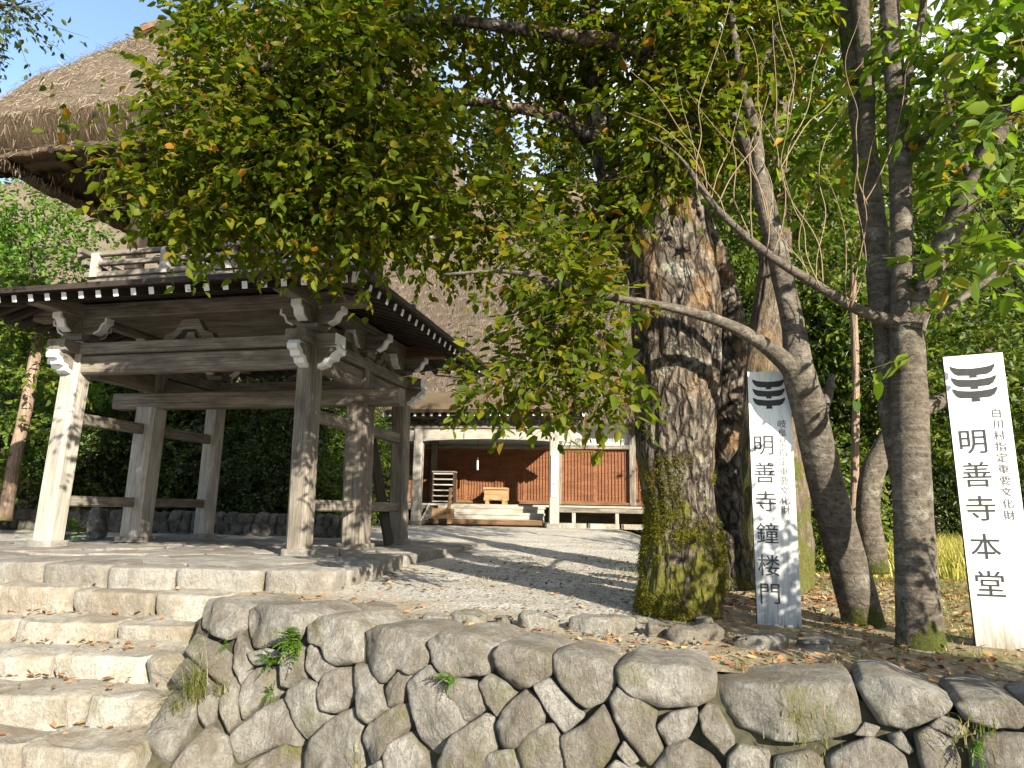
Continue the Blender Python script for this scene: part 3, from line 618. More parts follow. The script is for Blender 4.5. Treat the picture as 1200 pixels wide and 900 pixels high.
for j in range(8):
    for i in range(10):
        x = bound[0][0] + (p2.x - .35 - bound[0][0]) * (i + 0.5 + (j % 2) * 0.4) / 10 + rs.uniform(-.2, .2); y = p2.y + 0.7 + j * 0.72 + rs.uniform(-.2, .2)
        if x < p3.x - 0.3 and y < 4.6: seeds.append((x, y))
pm, em = MB(), MB()
for i, c in enumerate(voronoi(seeds, bound)):
    if len(c) < 3: continue
    e = i < n_e + 4
    vs, fs = boulder(c, 0.2, Vector((0, 0, -0.005)), Vector((1, 0, 0)), Vector((0, 1, 0)), Vector((0, 0, 1)), bulge=0.0, n=52, edge=0.022 if e else 0.01, seed=i, amp=0.02 if e else 0.007, back=0.97, shrink=0.004 if e else 0.011, flat=True, sc=3, crn=0.1)
    dz = rs.uniform(-.016, .012); tx, ty = rs.uniform(-.02, .02), rs.uniform(-.025, .025); (em if e else pm).add([v + Vector((0, 0, dz + tx * (v.x - c[0][0]) + ty * (v.y - c[0][1]))) for v in vs], fs)
link('paving', pm.mesh('paving', M['paving'], True), pf)
link('edge_stones', em.mesh('edge_stones', M['paving'], True), pf)
sub = [gl(484, 652, -0.68), gl(556, 648, -0.68), gl(560, 643, -0.68), gl(470, 641, -0.68)]
b = MB(); vs, fs = boulder([(q.x, q.y) for q in sub], 0.15, Vector((0, 0, -0.09)), Vector((1, 0, 0)), Vector((0, 1, 0)), Vector((0, 0, 1)), bulge=0, n=50, edge=0.03, seed=77, amp=0.015, flat=True, back=.97, sc=3)
b.add(vs, fs); link('corner_slab', b.mesh('corner_slab', M['paving'], True), pf)
b = MB(); b.prism([(x + (0.1 if x < -3 else -0.1), y + .1) for x, y in bound], 'z', -0.3, -0.06); link('bedding', b.mesh('bedding', M['soil_gap']), pf)

# ------------------------------------------------------------------ loose edging stones between the wall and the court
EDG = [((390, 704), (470, 722), 'long low grey stone lying flat at the left end of the edging', 0.1),
       ((489, 716), (531, 731), 'small sunken stone peeping out of the leaves left of the edging row', 0.06),
       ((524, 716), (572, 731), 'thin buried stone with a straight top in the edging row', 0.07),
       ((574, 718), (606, 736), 'small brown stone wedged beside a squarish block in the edging row', 0.1),
       ((606, 719), (660, 739), 'squarish grey stone block in the middle of the edging row', 0.14),
       ((664, 719), (757, 745), 'longest pale boulder in the edging row, below the big tree', 0.16),
       ((757, 726), (788, 750), 'dark angular stone leaning against the longest edging boulder', 0.15),
       ((784, 730), (852, 754), 'low pale slab at the right end of the edging row', 0.11),
       ((818, 719), (840, 737), 'small round stone sitting in front of the tree roots', 0.1),
       ((856, 737), (938, 764), 'flat light rock lying in front of the foot of the older sign board', 0.12),
       ((938, 748), (985, 762), 'half buried dark stone between the older sign board and the slim trunks', 0.07)]
for i, (a, c, lab, h) in enumerate(EDG):
    gz = -0.85
    B0, B1 = atz(a[0], c[1], gz), atz(c[0], c[1], gz); gz = ground_z((B0.x + B1.x) / 2, (B0.y + B1.y) / 2)
    B0, B1 = atz(a[0], c[1], gz), atz(c[0], c[1], gz)
    W = (B1 - B0).length; D = max(0.2, W * 0.5); h *= .62; cx = (B0 + B1) / 2 + Vector((0, D * 0.5, 0)); cx.z = gz
    rs = random.Random(i + 40)
    poly = [(math.cos(t) * W * .5 * rs.uniform(.86, 1.06), math.sin(t) * D * .5 * rs.uniform(.85, 1.1)) for t in np.linspace(0, 2 * math.pi, 9)[:-1]]
    vs, fs = boulder(poly, 0.14, Vector((0, 0, h)), Vector((1, 0, 0)), Vector((0, 1, 0)), Vector((0, 0, 1)), bulge=0.02, n=44, edge=0.04, seed=i + 200, amp=0.035, back=1.15, sc=5)
    b = MB(); b.add(vs, fs); o = link('edging_stone', b.mesh('edging_stone', M['wall_stone'], True), None, cx)
    tag(o, lab, 'stone', 'loose edging stones')
    d = B1 - B0; o.rotation_euler = (0, 0, math.atan2(d.y, d.x) - 0.1)

# ------------------------------------------------------------------ bell gate
gt = thing('bell_gate', 'weathered timber bell gate with thatched upper roof standing on the stone platform', 'gate', GATE_O, GRZ)
W_, D1, D2 = 3.8, 1.62, 3.3
B_ = 0.06
for i, (x, y, wd, top) in enumerate([(0, 0, .27, 2.86), (-W_, 0, .3, 2.86), (0, D1, .35, 2.14), (-W_, D1, .36, 2.14), (0, D2, .27, 2.86), (-W_, D2, .28, 2.86)]):
    s = -1 if x == 0 else 1; ys = 1 if y == 0 else (-1 if y == D2 else 0)
    p = beam('post', (x, y, 0.07), (x + s * B_ * top / 2.86, y + ys * 0.05, top), wd, wd, 'pale_wood' if i in (1, 3, 5) else 'wood', gt, 0.045)  # left posts take the paler timber, sunlight put into their colour
    m2 = MB(); vs, fs = boulder([(-wd * .68, -wd * .68), (wd * .68, -wd * .68), (wd * .68, wd * .68), (-wd * .68, wd * .68)], .06, Vector((x, y, 0.075)), Vector((1, 0, 0)), Vector((0, 1, 0)), Vector((0, 0, 1)), bulge=0, n=32, edge=.02, seed=i + 9, amp=.006, flat=True, back=1)
    m2.add(vs, fs); link('plinth', m2.mesh('plinth', M['paving'], True), gt)
# side rails, low and high, both sides
for x in (0, -W_):
    s = -1 if x == 0 else 1
    for z, hh, dx in ((0.61, 0.15, 0.012), (1.78, 0.17, 0.036)):
        beam('side_rail', (x + s * dx, 0.1, z), (x + s * dx, D1 - .1, z), 0.1, hh, 'wood', gt)
        beam('side_rail', (x + s * dx, D1 + .1, z), (x + s * dx, D2 - .1, z), 0.1, hh, 'wood', gt)
# heavy middle cross-beam over the main posts, its ends running past them
beam('main_beam', (-W_ - 0.62, D1, 2.25), (0.62, D1, 2.25), 0.26, 0.26, 'wood', gt, 0.02)
for y in (D1,):
    for x in (-W_, 0): beam('short_post', (x + (.06 if x else -.06), y, 2.38), (x + (.06 if x else -.06), y, 2.86), .26, .26, 'wood', gt)
XL, XR = -W_ + B_, -B_
for y, nm in ((0.05, 'front'), (D2 - .05, 'rear')):
    beam('tie_beam', (XL + .13, y, 2.525), (XR - .12, y, 2.525), 0.17, 0.27, 'wood', gt, 0.025)
    beam('cap_rail', (XL - .3, y, 2.75), (XR + .42, y, 2.75), 0.3, 0.155, 'wood', gt, 0.012, 'white')
for x in (XL, XR):
    beam('tie_beam', (x, 0.18, 2.525), (x, D2 - .18, 2.525), 0.17, 0.27, 'wood', gt, 0.025)
    beam('cap_rail', (x, -.36, 2.752), (x, D2 + .36, 2.752), 0.296, 0.158, 'wood', gt, 0.012, 'white')
# carved noses under the cap rails: white outline, grey cheek
def nose(name, x, y, dx, dy, z, s=1.0):
    prof = [(0, 0), (.30, 0), (.34, -.05), (.33, -.11), (.26, -.13), (.24, -.19), (.16, -.2), (.13, -.26), (.03, -.29), (0, -.3)]
    inn = [(0, -.0), (.25, -.02), (.27, -.055), (.2, -.1), (.17, -.15), (.1, -.165), (.07, -.22), (0, -.25)]
    ax = 'y' if dx else 'x'; sg = dx or dy
    m2 = MB(); m2.prism([(sg * a * s, c * s) for a, c in prof], ax, -0.07, 0.07); o = link('carved_nose', m2.mesh('carved_nose', M['white']), gt, (x, y, z))
    m2 = MB()
    for e in (-0.078, 0.068): m2.prism([(sg * a * s, c * s) for a, c in inn], ax, e, e + .01)
    link('cheek', m2.mesh('cheek', M['wood']), o)
for x, y in ((XL, .05), (XR, .05), (XR, D2 - .05), (XL, D2 - .05)):
    nose('n', x + (.14 if x == XR else -.14), y, 1 if x == XR else -1, 0, 2.672)
    nose('n', x, y + (-.14 if y < 1 else .14), 0, -1 if y < 1 else 1, 2.672)
# bearing blocks and boat-shaped bracket arms with white ends
def bracket(x, y, along):
    m2 = MB(); m2.box((0, 0, .06), (.3, .3, .1)); m2.box((0, 0, .0), (.2, .2, .06))
    o = link('bearing_block', m2.mesh('bearing_block', M['wood']), gt, (x, y, 2.86))
    pr = [(-.46, .36), (-.46, .27), (-.4, .25), (-.36, .16), (-.26, .11), (.26, .11), (.36, .16), (.4, .25), (.46, .27), (.46, .36)]
    for ax, sc in (('y', 1), ('x', 1.003)):
        m2 = MB(); m2.prism([(a, c * sc) for a, c in pr], ax, -.065, .065); r_ = link('bracket_arm', m2.mesh('bracket_arm', M['wood']), o)
        for sg in (-1, 1):
            m2 = MB()
            tip = [(sg * .462, .363), (sg * .462, .267), (sg * .402, .247), (sg * .362, .157), (sg * .262, .107), (sg * .255, .13), (sg * .34, .175), (sg * .38, .265), (sg * .43, .29), (sg * .43, .363)]
            m2.prism([(a, c * sc) for a, c in tip], ax, -.068, .068)
            link('white_tip', m2.mesh('white_tip', M['white']), r_)
for x, y in ((XL, .05), (XR, .05), (XR, D2 - .05), (XL, D2 - .05), (XR, D1), (XL, D1)): bracket(x, y, 'x')
# frog-leg struts between the cap rail and the upper beam
def frogleg(x, y, ax):
    o0 = [(-.42, 0), (-.36, .1), (-.24, .13), (-.16, .24), (-.13, .3), (.13, .3), (.16, .24), (.24, .13), (.36, .1), (.42, 0), (.26, 0), (.2, .05), (.1, .16), (-.1, .16), (-.2, .05), (-.26, 0)]
    m2 = MB(); m2.prism(o0, ax, -.06, .06); m2.prism([(-.09, .03), (0, .0), (.09, .03), (.05, .12), (-.05, .12)], ax, -.03, .03)
    link('frogleg_strut', m2.mesh('frogleg_strut', M['wood']), gt, (x, y, 2.828))
frogleg((XL + XR) / 2, .05, 'y'); frogleg((XL + XR) / 2, D2 - .05, 'y'); frogleg(XR, 1.0, 'x'); frogleg(XR, 2.4, 'x'); frogleg(XL, 1.0, 'x'); frogleg(XL, 2.4, 'x')
for y in (.05, D2 - .05): beam('upper_beam', (XL - .8, y, 3.31), (XR + .8, y, 3.31), .2, .21, 'brown_wood' if y > 1 else 'wood', gt, .012)
for x in (XL, XR): beam('upper_beam', (x, -.8, 3.312), (x, D2 + .8, 3.312), .196, .213, 'wood', gt, .012)
# lower skirt roof: rafters with white ends, board roof
OV = 1.09; ZE, ZT = 3.185, 3.5
x0, x1, y0, y1 = -W_ - OV, OV, -OV, D2 + OV
def skirt_z(d): return ZE + (ZT - ZE) * d / OV       # d: distance in from the eave
nfr = 23
for i in range(nfr):
    x = x0 + 0.14 + (x1 - x0 - 0.28) * i / (nfr - 1)
    ins = min(1.3, max(0.25, min(x - x0, x1 - x)))
    for sg in (0, 1):
        ya = y0 if sg == 0 else y1; yb = ya + (ins if sg == 0 else -ins)
        beam('rafter', (x, yb, skirt_z(ins)), (x, ya, skirt_z(0)), .075, .09, 'dark_wood', gt, .004, 'white')
nsr = 21
for i in range(nsr):
    y = y0 + 0.14 + (y1 - y0 - 0.28) * i / (nsr - 1)
    ins = min(1.3, max(0.25, min(y - y0, y1 - y)))
    for sg in (0, 1):
        xa = x1 if sg == 0 else x0; xb = xa + (-ins if sg == 0 else ins)
        beam('rafter', (xb, y, skirt_z(ins)), (xa, y, skirt_z(0)), .075, .09, 'dark_wood', gt, .004, 'white')
for cx, cy, sx, sy in ((x0, y0, 1, 1), (x1, y0, -1, 1), (x1, y1, -1, -1), (x0, y1, 1, -1)):
    beam('hip_rafter', (cx + sx * 1.2, cy + sy * 1.2, skirt_z(1.2) + .02), (cx - sx * .04, cy - sy * .04, ZE), .13, .15, 'dark_wood', gt, .006, 'white')
m2 = MB(); e = 0.09
def ringpts(d, z): return [(x0 - e + d, y0 - e + d, z), (x1 + e - d, y0 - e + d, z), (x1 + e - d, y1 + e - d, z), (x0 - e + d, y1 + e - d, z)]
R4 = [ringpts(1.45, ZT + .16), ringpts(0.0, ZE + .05), ringpts(0.0, ZE + .115), ringpts(1.45, ZT + .32)]
m2.add(sum(R4, []), [(a * 4 + i, a * 4 + (i + 1) % 4, (a + 1) * 4 + (i + 1) % 4, (a + 1) * 4 + i) for a in range(3) for i in range(4)])
link('skirt_roof', m2.mesh('skirt_roof', M['dark_wood']), gt)
m2 = MB()
for k, (zz, ee) in enumerate(((ZE + .02, e - .02), (ZE + .12, e + .03))):
    for a, c in (((x0, y0), (x1, y0)), ((x1, y0), (x1, y1)), ((x1, y1), (x0, y1)), ((x0, y1), (x0, y0))):
        pass
t_ = .03
m2.box(((x0 + x1) / 2, y0 - e, ZE + .085), (x1 - x0 + 2 * e + .03, .03, .07)); m2.box(((x0 + x1) / 2, y1 + e, ZE + .085), (x1 - x0 + 2 * e + .03, .03, .07))
m2.box((x1 + e, (y0 + y1) / 2, ZE + .085), (.03, y1 - y0 + 2 * e - .04, .066)); m2.box((x0 - e, (y0 + y1) / 2, ZE + .085), (.03, y1 - y0 + 2 * e - .04, .066))
link('fascia', m2.mesh('fascia', M['dark_wood']), gt)
# balcony floor, railing
bx0, bx1, by0, by1 = -3.72, -.08, .0, D2
m2 = MB(); m2.box(((bx0 + bx1) / 2, (by0 + by1) / 2, 3.80), (bx1 - bx0, by1 - by0, .06)); m2.box(((bx0 + bx1) / 2, (by0 + by1) / 2, 3.4), (bx1 - bx0 - .5, by1 - by0 - .5, .3))
link('balcony_floor', m2.mesh('balcony_floor', M['wood']), gt)
for z, hh, ex in ((3.87, .08, .03), (4.04, .07, .1), (4.19, .075, .2)):
    for y in (by0, by1): beam('balcony_rail', (bx0 - ex, y, z), (bx1 + ex, y, z + (.0)), .08, hh, 'wood', gt, .01)
    for x in (bx0, bx1): beam('balcony_rail', (x, by0 - ex, z + .002), (x, by1 + ex, z + .002), .078, hh, 'wood', gt, .01)
for x in (bx0 + .12, bx0 + 1.3, bx1 - 1.3, bx1 - .12):
    for y in (by0, by1): beam('baluster', (x, y, 3.83), (x, y, 4.2), .15, .1, 'pale_wood', gt, .02)  # paler than the rails, sun on the balusters given by colour
for x in (bx0, bx1):
    for y in (1.1, 2.2): beam('baluster', (x, y, 3.83), (x, y, 4.2), .1, .14, 'pale_wood', gt, .02)
# bell loft: posts, beams, bell
for x in (-3.3, -.5):
    for y in (.4, D2 - .4): beam('loft_post', (x, y, 3.8), (x, y, 6.1), .2, .2, 'dark_wood', gt)
for z in (4.9, 5.75):
    for y in (.4, D2 - .4): beam('loft_beam', (-3.4, y, z), (-.4, y, z), .16, .2, 'dark_wood', gt)
    for x in (-3.3, -.5): beam('loft_beam', (x, .3, z + .01), (x, D2 - .3, z + .01), .16, .2, 'dark_wood', gt)
for i in range(9):
    x = -4.1 + i * .55
    beam('loft_rafter', (x, .9, 6.5), (x, -.55, 5.62), .09, .09, 'dark_wood', gt)
m2 = MB(); zs = [(0, .36), (.06, .4), (.5, .36), (.85, .3), (1.0, .2), (1.06, .05)]
m2.tube([(-1.9, D1, 4.35 + z) for z, r in zs], [r for z, r in zs], 28); link('bronze_bell', m2.mesh('bronze_bell', M['dark_wood'], True), gt)
beam('bell_hanger', (-1.9, D1, 5.38), (-1.9, D1, 5.8), .06, .06, 'dark_wood', gt)

def straw(roof, n, ln, wd, seed, keep=None, mat='straw'):
    """loose straws lying down the slope and sticking out of the cut eave"""
    me = roof.data; m = len(me.vertices); co = np.empty(m * 3); me.vertices.foreach_get('co', co); co = co.reshape(-1, 3)
    nm = np.empty(m * 3); me.vertices.foreach_get('normal', nm); nm = nm.reshape(-1, 3); ok = nm[:, 2] > -.75
    if keep is not None: ok &= keep(co)
    idx = np.flatnonzero(ok); g = np.random.default_rng(seed); k = g.choice(idx, n); p = co[k] + g.normal(size=(n, 3)) * .06; N_ = nm[k]; p += N_ * (.005 - (p - co[k]) * N_).sum(1, keepdims=True) * .6
    dn = np.array([0, 0, -1.0]) - N_ * (-N_[:, 2:3]); d = unit(dn + N_ * (.05 + .16 * np.abs(g.normal(size=(n, 1)))) + g.normal(size=(n, 3)) * .22)
    L = ln * (.4 + g.random(n))[:, None]; s = unit(np.cross(d, N_ + g.normal(size=(n, 3)) * .3)) * wd
    V = np.stack([p - s, p + s, p + d * L + s * .5, p + d * L - s * .5], 1).reshape(-1, 3); q = (np.arange(n) * 4)[:, None] + np.array([[0, 1, 2, 3]])
    return link('loose_straw', quick_mesh('loose_straw', V, q, M[mat]), roof)
def thatch_roof(name, ex, ey, rx, ry, z_in, z_bot, z_top, z_ridge, parent, loc=(0, 0, 0), inset=1.0, sag=0.25, nu=60, nv=20, amp=0.05, mats=('thatch', 'thatch_cut'), lean=0.12):
    """hipped thatch: ex, ey = eave rectangle, rx = ridge x-range, ry = ridge y; thick rounded cut eave"""
    def rect(xa, xb, ya, yb): return [(xa, ya), (xb, ya), (xb, yb), (xa, yb)]
    E = rect(ex[0], ex[1], ey[0], ey[1]); Rr = rect(rx[0], rx[1], ry - .12, ry + .12); Ii = rect(ex[0] + inset, ex[1] - inset, ey[0] + inset, ey[1] - inset)
    def per(rc):
        out = []
        for i in range(4):
            a, c = rc[i], rc[(i + 1) % 4]
            for k in range(nu): out.append((a[0] + (c[0] - a[0]) * k / nu, a[1] + (c[1] - a[1]) * k / nu))
        return out
    pe, pr, pi = per(E), per(Rr), per(Ii); n = len(pe); rings = []; H = z_top - z_bot
    rings.append(([(x, y, z_in) for x, y in pi], 1))
    for q_, dz_ in ((.62, .0), (.6, -.05), (.36, -.05), (.33, -.09), (.16, -.08), (.14, -.0)):
        rings.append(([(a[0] + (c[0] - a[0]) * q_, a[1] + (c[1] - a[1]) * q_, z_bot + (z_in - z_bot) * q_ + dz_ + .07) for a, c in zip(pe, pi)], 1))
    cx, cy = (ex[0] + ex[1]) / 2, (ey[0] + ey[1]) / 2
    for fz, fo in ((-.02, -lean * 1.4), (0, -lean), (.3, -lean * .55), (.6, -.2 * lean), (.85, -.04 * lean), (.96, 0.0), (1.0, -.05)):
        ring = []
        for (x, y), (xr, yr) in zip(pe, pr):
            dd = Vector((x - cx, y - cy, 0)); m = max(abs(dd.x) / (ex[1] - cx), abs(dd.y) / (ey[1] - cy))
            nx = dd.x / (ex[1] - cx) / m; ny = dd.y / (ey[1] - cy) / m
            sx = (1 if nx > .999 else -1 if nx < -.999 else 0); sy = (1 if ny > .999 else -1 if ny < -.999 else 0)
            ring.append((x + sx * fo, y + sy * fo, z_bot + H * fz))
        rings.append((ring, 1))
    for j in range(1, nv + 1):
        t = j / nv; zt = z_top + (z_ridge - z_top) * (t - sag * t * (1 - t))
        rings.append(([(a[0] + (c[0] - a[0]) * t, a[1] + (c[1] - a[1]) * t, zt) for a, c in zip(pe, pr)], 0))
    vs = []; fs = []; mi = []
    for r, (pts, _) in enumerate(rings):
        for p in pts:
            q = Vector(p); k = amp * (mn.fractal(q * 1.3, .9, 2, 4) + .4 * mn.noise(q * 7) + .3 * mn.noise(Vector((q.x * 19, q.y * 9, q.z * 9)))) if r > 0 else 0
            vs.append((q.x, q.y - .3 * k, q.z + k))
    b = MB()
    for r in range(len(rings) - 1):
        b.add([], [], 0)
        b.f += [(r * n + i, r * n + (i + 1) % n, (r + 1) * n + (i + 1) % n, (r + 1) * n + i) for i in range(n)]; b.mi += [rings[r + 1][1]] * n
    b.v = vs; b.f += [tuple((len(rings) - 1) * n + i for i in range(n)), tuple(range(n - 1, -1, -1))]; b.mi += [0, 1]
    return link(name, b.mesh(name, [M[m] for m in mats], True), parent, loc)
tr = thatch_roof('thatched_roof', (-5.6, .95), (-.75, 4.1), (-4.65, .3), 1.65, 5.75, 5.56, 6.15, 9.1, gt, inset=1.4, sag=-.22, amp=.055, nu=170, nv=44, lean=.5)
straw(tr, 30000, .12, .0035, 3, lambda c: (c[:, 0] < -1.0) & (c[:, 1] < 3))
m2 = MB(); m2.tube([(-4.75, 1.65, 9.12), (-2, 1.65, 9.05), (.45, 1.65, 9.1)], [.26, .24, .26], 12); o = link('ridge_roll', m2.mesh('ridge_roll', M['thatch'], True), tr)
for i in range(5):
    m2 = MB(); x = -4.5 + i * 1.1
    m2.tube([(x, 1.1, 8.8), (x, 1.65, 9.45), (x, 2.2, 8.8)], [.07, .08, .07], 7); link('ridge_tie', m2.mesh('ridge_tie', M['brown_wood']), tr)

# leaning timber inside the far right bay of the gate
o = beam('leaning_plank', (0.02, 2.85, 0.0), (-.28, 2.6, 1.72), .05, .34, 'dark_wood', None)
q = Matrix.Translation(GATE_O) @ Matrix.Rotation(GRZ, 4, 'Z') @ Matrix.LocRotScale(o.location, o.rotation_quaternion, None)
o.matrix_world = q
tag(o, 'dark weathered plank leaning between the two rear right posts of the bell gate', 'plank')
# ------------------------------------------------------------------ temple hall
TO, TRZ = Vector((-0.74, 20.4, -0.44)), rad(-9.5)
tp = thing('temple_hall', 'old temple hall with huge thatched roof, white plaster band and reddish slatted doors', 'temple', TO, TRZ)
TM = Matrix.Translation(TO) @ Matrix.Rotation(TRZ, 4, 'Z')
HW = 2.03
for x in (-HW, HW):
    beam('porch_post', (x, 0, .06), (x, 0, 2.78), .27, .27, 'pale_wood', tp, .03)
    m2 = MB(); m2.box((x, 0, 0.02), (.46, .46, .12), ch=.05); link('plinth', m2.mesh('plinth', M['paving']), tp)
# rainbow beam with an arched underside
arc = [(-HW + .13, 2.4)] + [(-HW + .3 + (2 * HW - .6) * i / 20, 2.42 + .05 * math.sin(math.pi * i / 20)) for i in range(21)] + [(HW - .13, 2.4), (HW - .13, 2.76), (-HW + .13, 2.76)]
m2 = MB(); m2.prism(arc, 'y', -.1, .1); link('rainbow_beam', m2.mesh('rainbow_beam', M['pale_wood']), tp)
beam('cap_rail', (-HW - .3, 0, 2.83), (HW + .3, 0, 2.83), .3, .12, 'wood', tp, .01, 'white')
for s in (-1, 1):
    m2 = MB(); rs = random.Random(3)
    pr = [(.13, 2.72), (.4, 2.78), (.5, 2.73), (.62, 2.68), (.75, 2.62), (.84, 2.52), (.8, 2.46), (.7, 2.5), (.62, 2.46), (.6, 2.38), (.5, 2.42), (.42, 2.36), (.3, 2.4), (.13, 2.42)]
    m2.prism([(s * (HW + a - .02), c) for a, c in pr], 'y', -.09, .09); link('carved_nose', m2.mesh('carved_nose', M['pale_wood']), tp)
    beam('side_beam', (s * HW, .13, 2.6), (s * HW, 1.75, 2.85), .16, .3, 'wood', tp)
for x in (-1.35, -.45, .45, 1.35):
    o0 = [(-.36, 0), (-.3, .09), (-.2, .11), (-.12, .19), (.12, .19), (.2, .11), (.3, .09), (.36, 0), (.22, 0), (.08, .1), (-.08, .1), (-.22, 0)]
    m2 = MB(); m2.prism([(x + a, 2.885 + c) for a, c in o0], 'y', -.06, .06); link('frogleg_strut', m2.mesh('frogleg_strut', M['wood']), tp)
beam('porch_purlin', (-HW - .75, 0, 3.15), (HW + .75, 0, 3.15), .16, .16, 'wood', tp)
for i in range(23):
    x = -HW - .72 + (2 * HW + 1.44) * i / 22
    beam('porch_rafter', (x, 2.2, 3.62), (x, -.62, 3.12), .07, .08, 'dark_wood', tp, .004, 'white')
m2 = MB(); m2.prism([(-.72, 3.17), (2.3, 3.70), (2.3, 3.86), (-.72, 3.25)], 'x', -HW - .85, HW + .85); link('porch_roof', m2.mesh('porch_roof', M['dark_wood']), tp)
m2 = MB(); m2.prism([(-.74, 3.255), (2.3, 3.865), (2.3, 4.6), (-.1, 3.64), (-.7, 3.44)], 'x', -HW - .9, HW + .9); link('porch_thatch', m2.mesh('porch_thatch', M['thatch_cut']), tp)
for s in (-1, 1): beam('bargeboard', (s * (HW + .88), 1.4, 3.5), (s * (HW + .88), -.8, 3.11), .06, .16, 'wood', tp, .004, 'white')
# main wall: sill, plaster band, door panels with slats
WX0, WX1, WY = -8.4, 6.4, 1.85
FL = 0.63
m2 = MB(); m2.box(((WX0 + WX1) / 2, WY + .12, 2.9), (WX1 - WX0, .12, 1.06)); link('plaster_band', m2.mesh('plaster_band', M['plaster']), tp)
beam('lintel', (WX0, WY, 2.405), (WX1, WY, 2.405), .2, .13, 'wood', tp)
beam('lintel', (WX0, WY + .03, 3.42), (WX1, WY + .03, 3.42), .2, .14, 'wood', tp)
beam('sill', (WX0, WY, FL + .04), (WX1, WY, FL + .04), .2, .09, 'brown_wood', tp)
posts = [-8.3, -5.4, -2.05, 1.97, 4.25, 6.3]
for x in posts: beam('wall_post', (x, WY - .02, FL), (x, WY - .02, 3.4), .2, .2, 'wood', tp)
m2 = MB(); m2.box(((WX0 + WX1) / 2, 5.75, 2.1), (WX1 - WX0 - .1, 7.4, 3.2)); link('inner_walls', m2.mesh('inner_walls', M['dark_wood']), tp)
for a, c in zip(posts[:-1], posts[1:]):
    npn = max(2, round((c - a - .2) / .93)); pw = (c - a - .2) / npn
    for i in range(npn):
        xa = a + .1 + i * pw; y = WY + (.03 if i % 2 else -.015)
        m2 = MB(); m2.box((xa + pw / 2, y + .03, 1.51), (pw + .02, .02, 1.66))
        o = link('door', m2.mesh('door', M['door_wood']), tp)
        m2 = MB()
        for k in range(2): m2.box((xa + (.03 if k == 0 else pw - .03), y + .012, 1.51), (.06, .04, 1.66))
        for z in (.71, 2.31): m2.box((xa + pw / 2, y + .012, z), (pw - .12, .038, .07))
        ns = 9
        for k in range(ns): m2.box((xa + .06 + (pw - .12) * (k + .5) / ns, y + .005, 1.51), (.022, .034, 1.53))
        link('slats', m2.mesh('slats', M['door_wood']), o)
# veranda and its posts
m2 = MB()
for xa, xb in ((-8.4, -2.0), (2.0, 6.5)):
    ng = int((xb - xa) / .9)
    for i in range(ng): m2.box((xa + (i + .5) * (xb - xa) / ng, 1.45, FL - .06), ((xb - xa) / ng - .008, .78, .06))
m2.box((0, 1.5, FL - .06), (3.99, .68, .06))
link('veranda', m2.mesh('veranda', M['pale_wood']), tp)
for xa, xb in ((-8.4, -2.0), (2.0, 6.5)):
    beam('veranda_beam', (xa, 1.14, FL - .17), (xb, 1.14, FL - .17), .12, .14, 'wood', tp)
    n_ = 4
    for i in range(n_): beam('veranda_post', (xa + .5 + (xb - xa - .6) * i / (n_ - 1) * .98, 1.14, 0.02), (xa + .5 + (xb - xa - .6) * i / (n_ - 1) * .98, 1.14, FL - .24), .11, .11, 'pale_wood', tp)
m2 = MB(); m2.box(((WX0 + WX1) / 2, 1.95, .3), (WX1 - WX0, .1, .6)); link('veranda_shade_panel', m2.mesh('veranda_shade_panel', M['dark_wood']), tp)  # dark panel put in for the shade beneath the veranda
for i in range(3):
    h = (FL - .05) * (3 - i) / 3 - .05 if i else FL - .1
    y = .95 - i * .28
    m2 = MB(); m2.box((.0, y + .2, h - .02), (3.3, .42, .07)); m2.box((.0, y + .03, h / 2 - .03), (3.26, .04, h - .04)); link('porch_step', m2.mesh('porch_step', M['pale_wood']), tp)
beam('step_board', (-1.7, .2, .08), (1.68, .2, .08), .1, .15, 'brown_wood', tp)
m2 = MB(); rs = random.Random(8)
for i in range(16): m2.box((WX0 + i * .95 + .4, 0.75 + rs.uniform(-.06, .06), .02), (.9, .4, .14), rs.uniform(-.05, .05), ch=.08)
link('foundation_stones', m2.mesh('foundation_stones', M['step_stone']), tp)
# hanging bell rope and name board on the porch post
m2 = MB(); m2.tube([(-.42, .9, 2.0), (-.42, .9, 1.62)], [.025, .035], 8); link('hanging_ornament', m2.mesh('hanging_ornament', M['white'], True), tp)
m2 = MB(); m2.tube([(-.42, .9, 3.2), (-.42, .9, 2.0)], [.006, .006], 5); link('hanging_cord', m2.mesh('hanging_cord', M['dark_wood'], True), tp)
ro = thatch_roof('thatched_roof', (-9.0, 7.05), (.75, 13.2), (-7.0, 5.0), 7.0, 3.55, 3.2, 3.85, 13.2, tp, inset=1.6, sag=.12, nu=70, nv=26, amp=.09, lean=.2, mats=('old_thatch', 'thatch_cut'))
straw(ro, 34000, .28, .007, 4, lambda c: (c[:, 1] < 6.5) & (c[:, 2] < 10) & (c[:, 0] > -6), 'old_straw')
m2 = MB(); m2.tube([(-7.6, 7, 13.2), (-2, 7, 13.1), (5.6, 7, 13.2)], [.4, .36, .4], 12); link('ridge_roll', m2.mesh('ridge_roll', M['thatch'], True), ro)

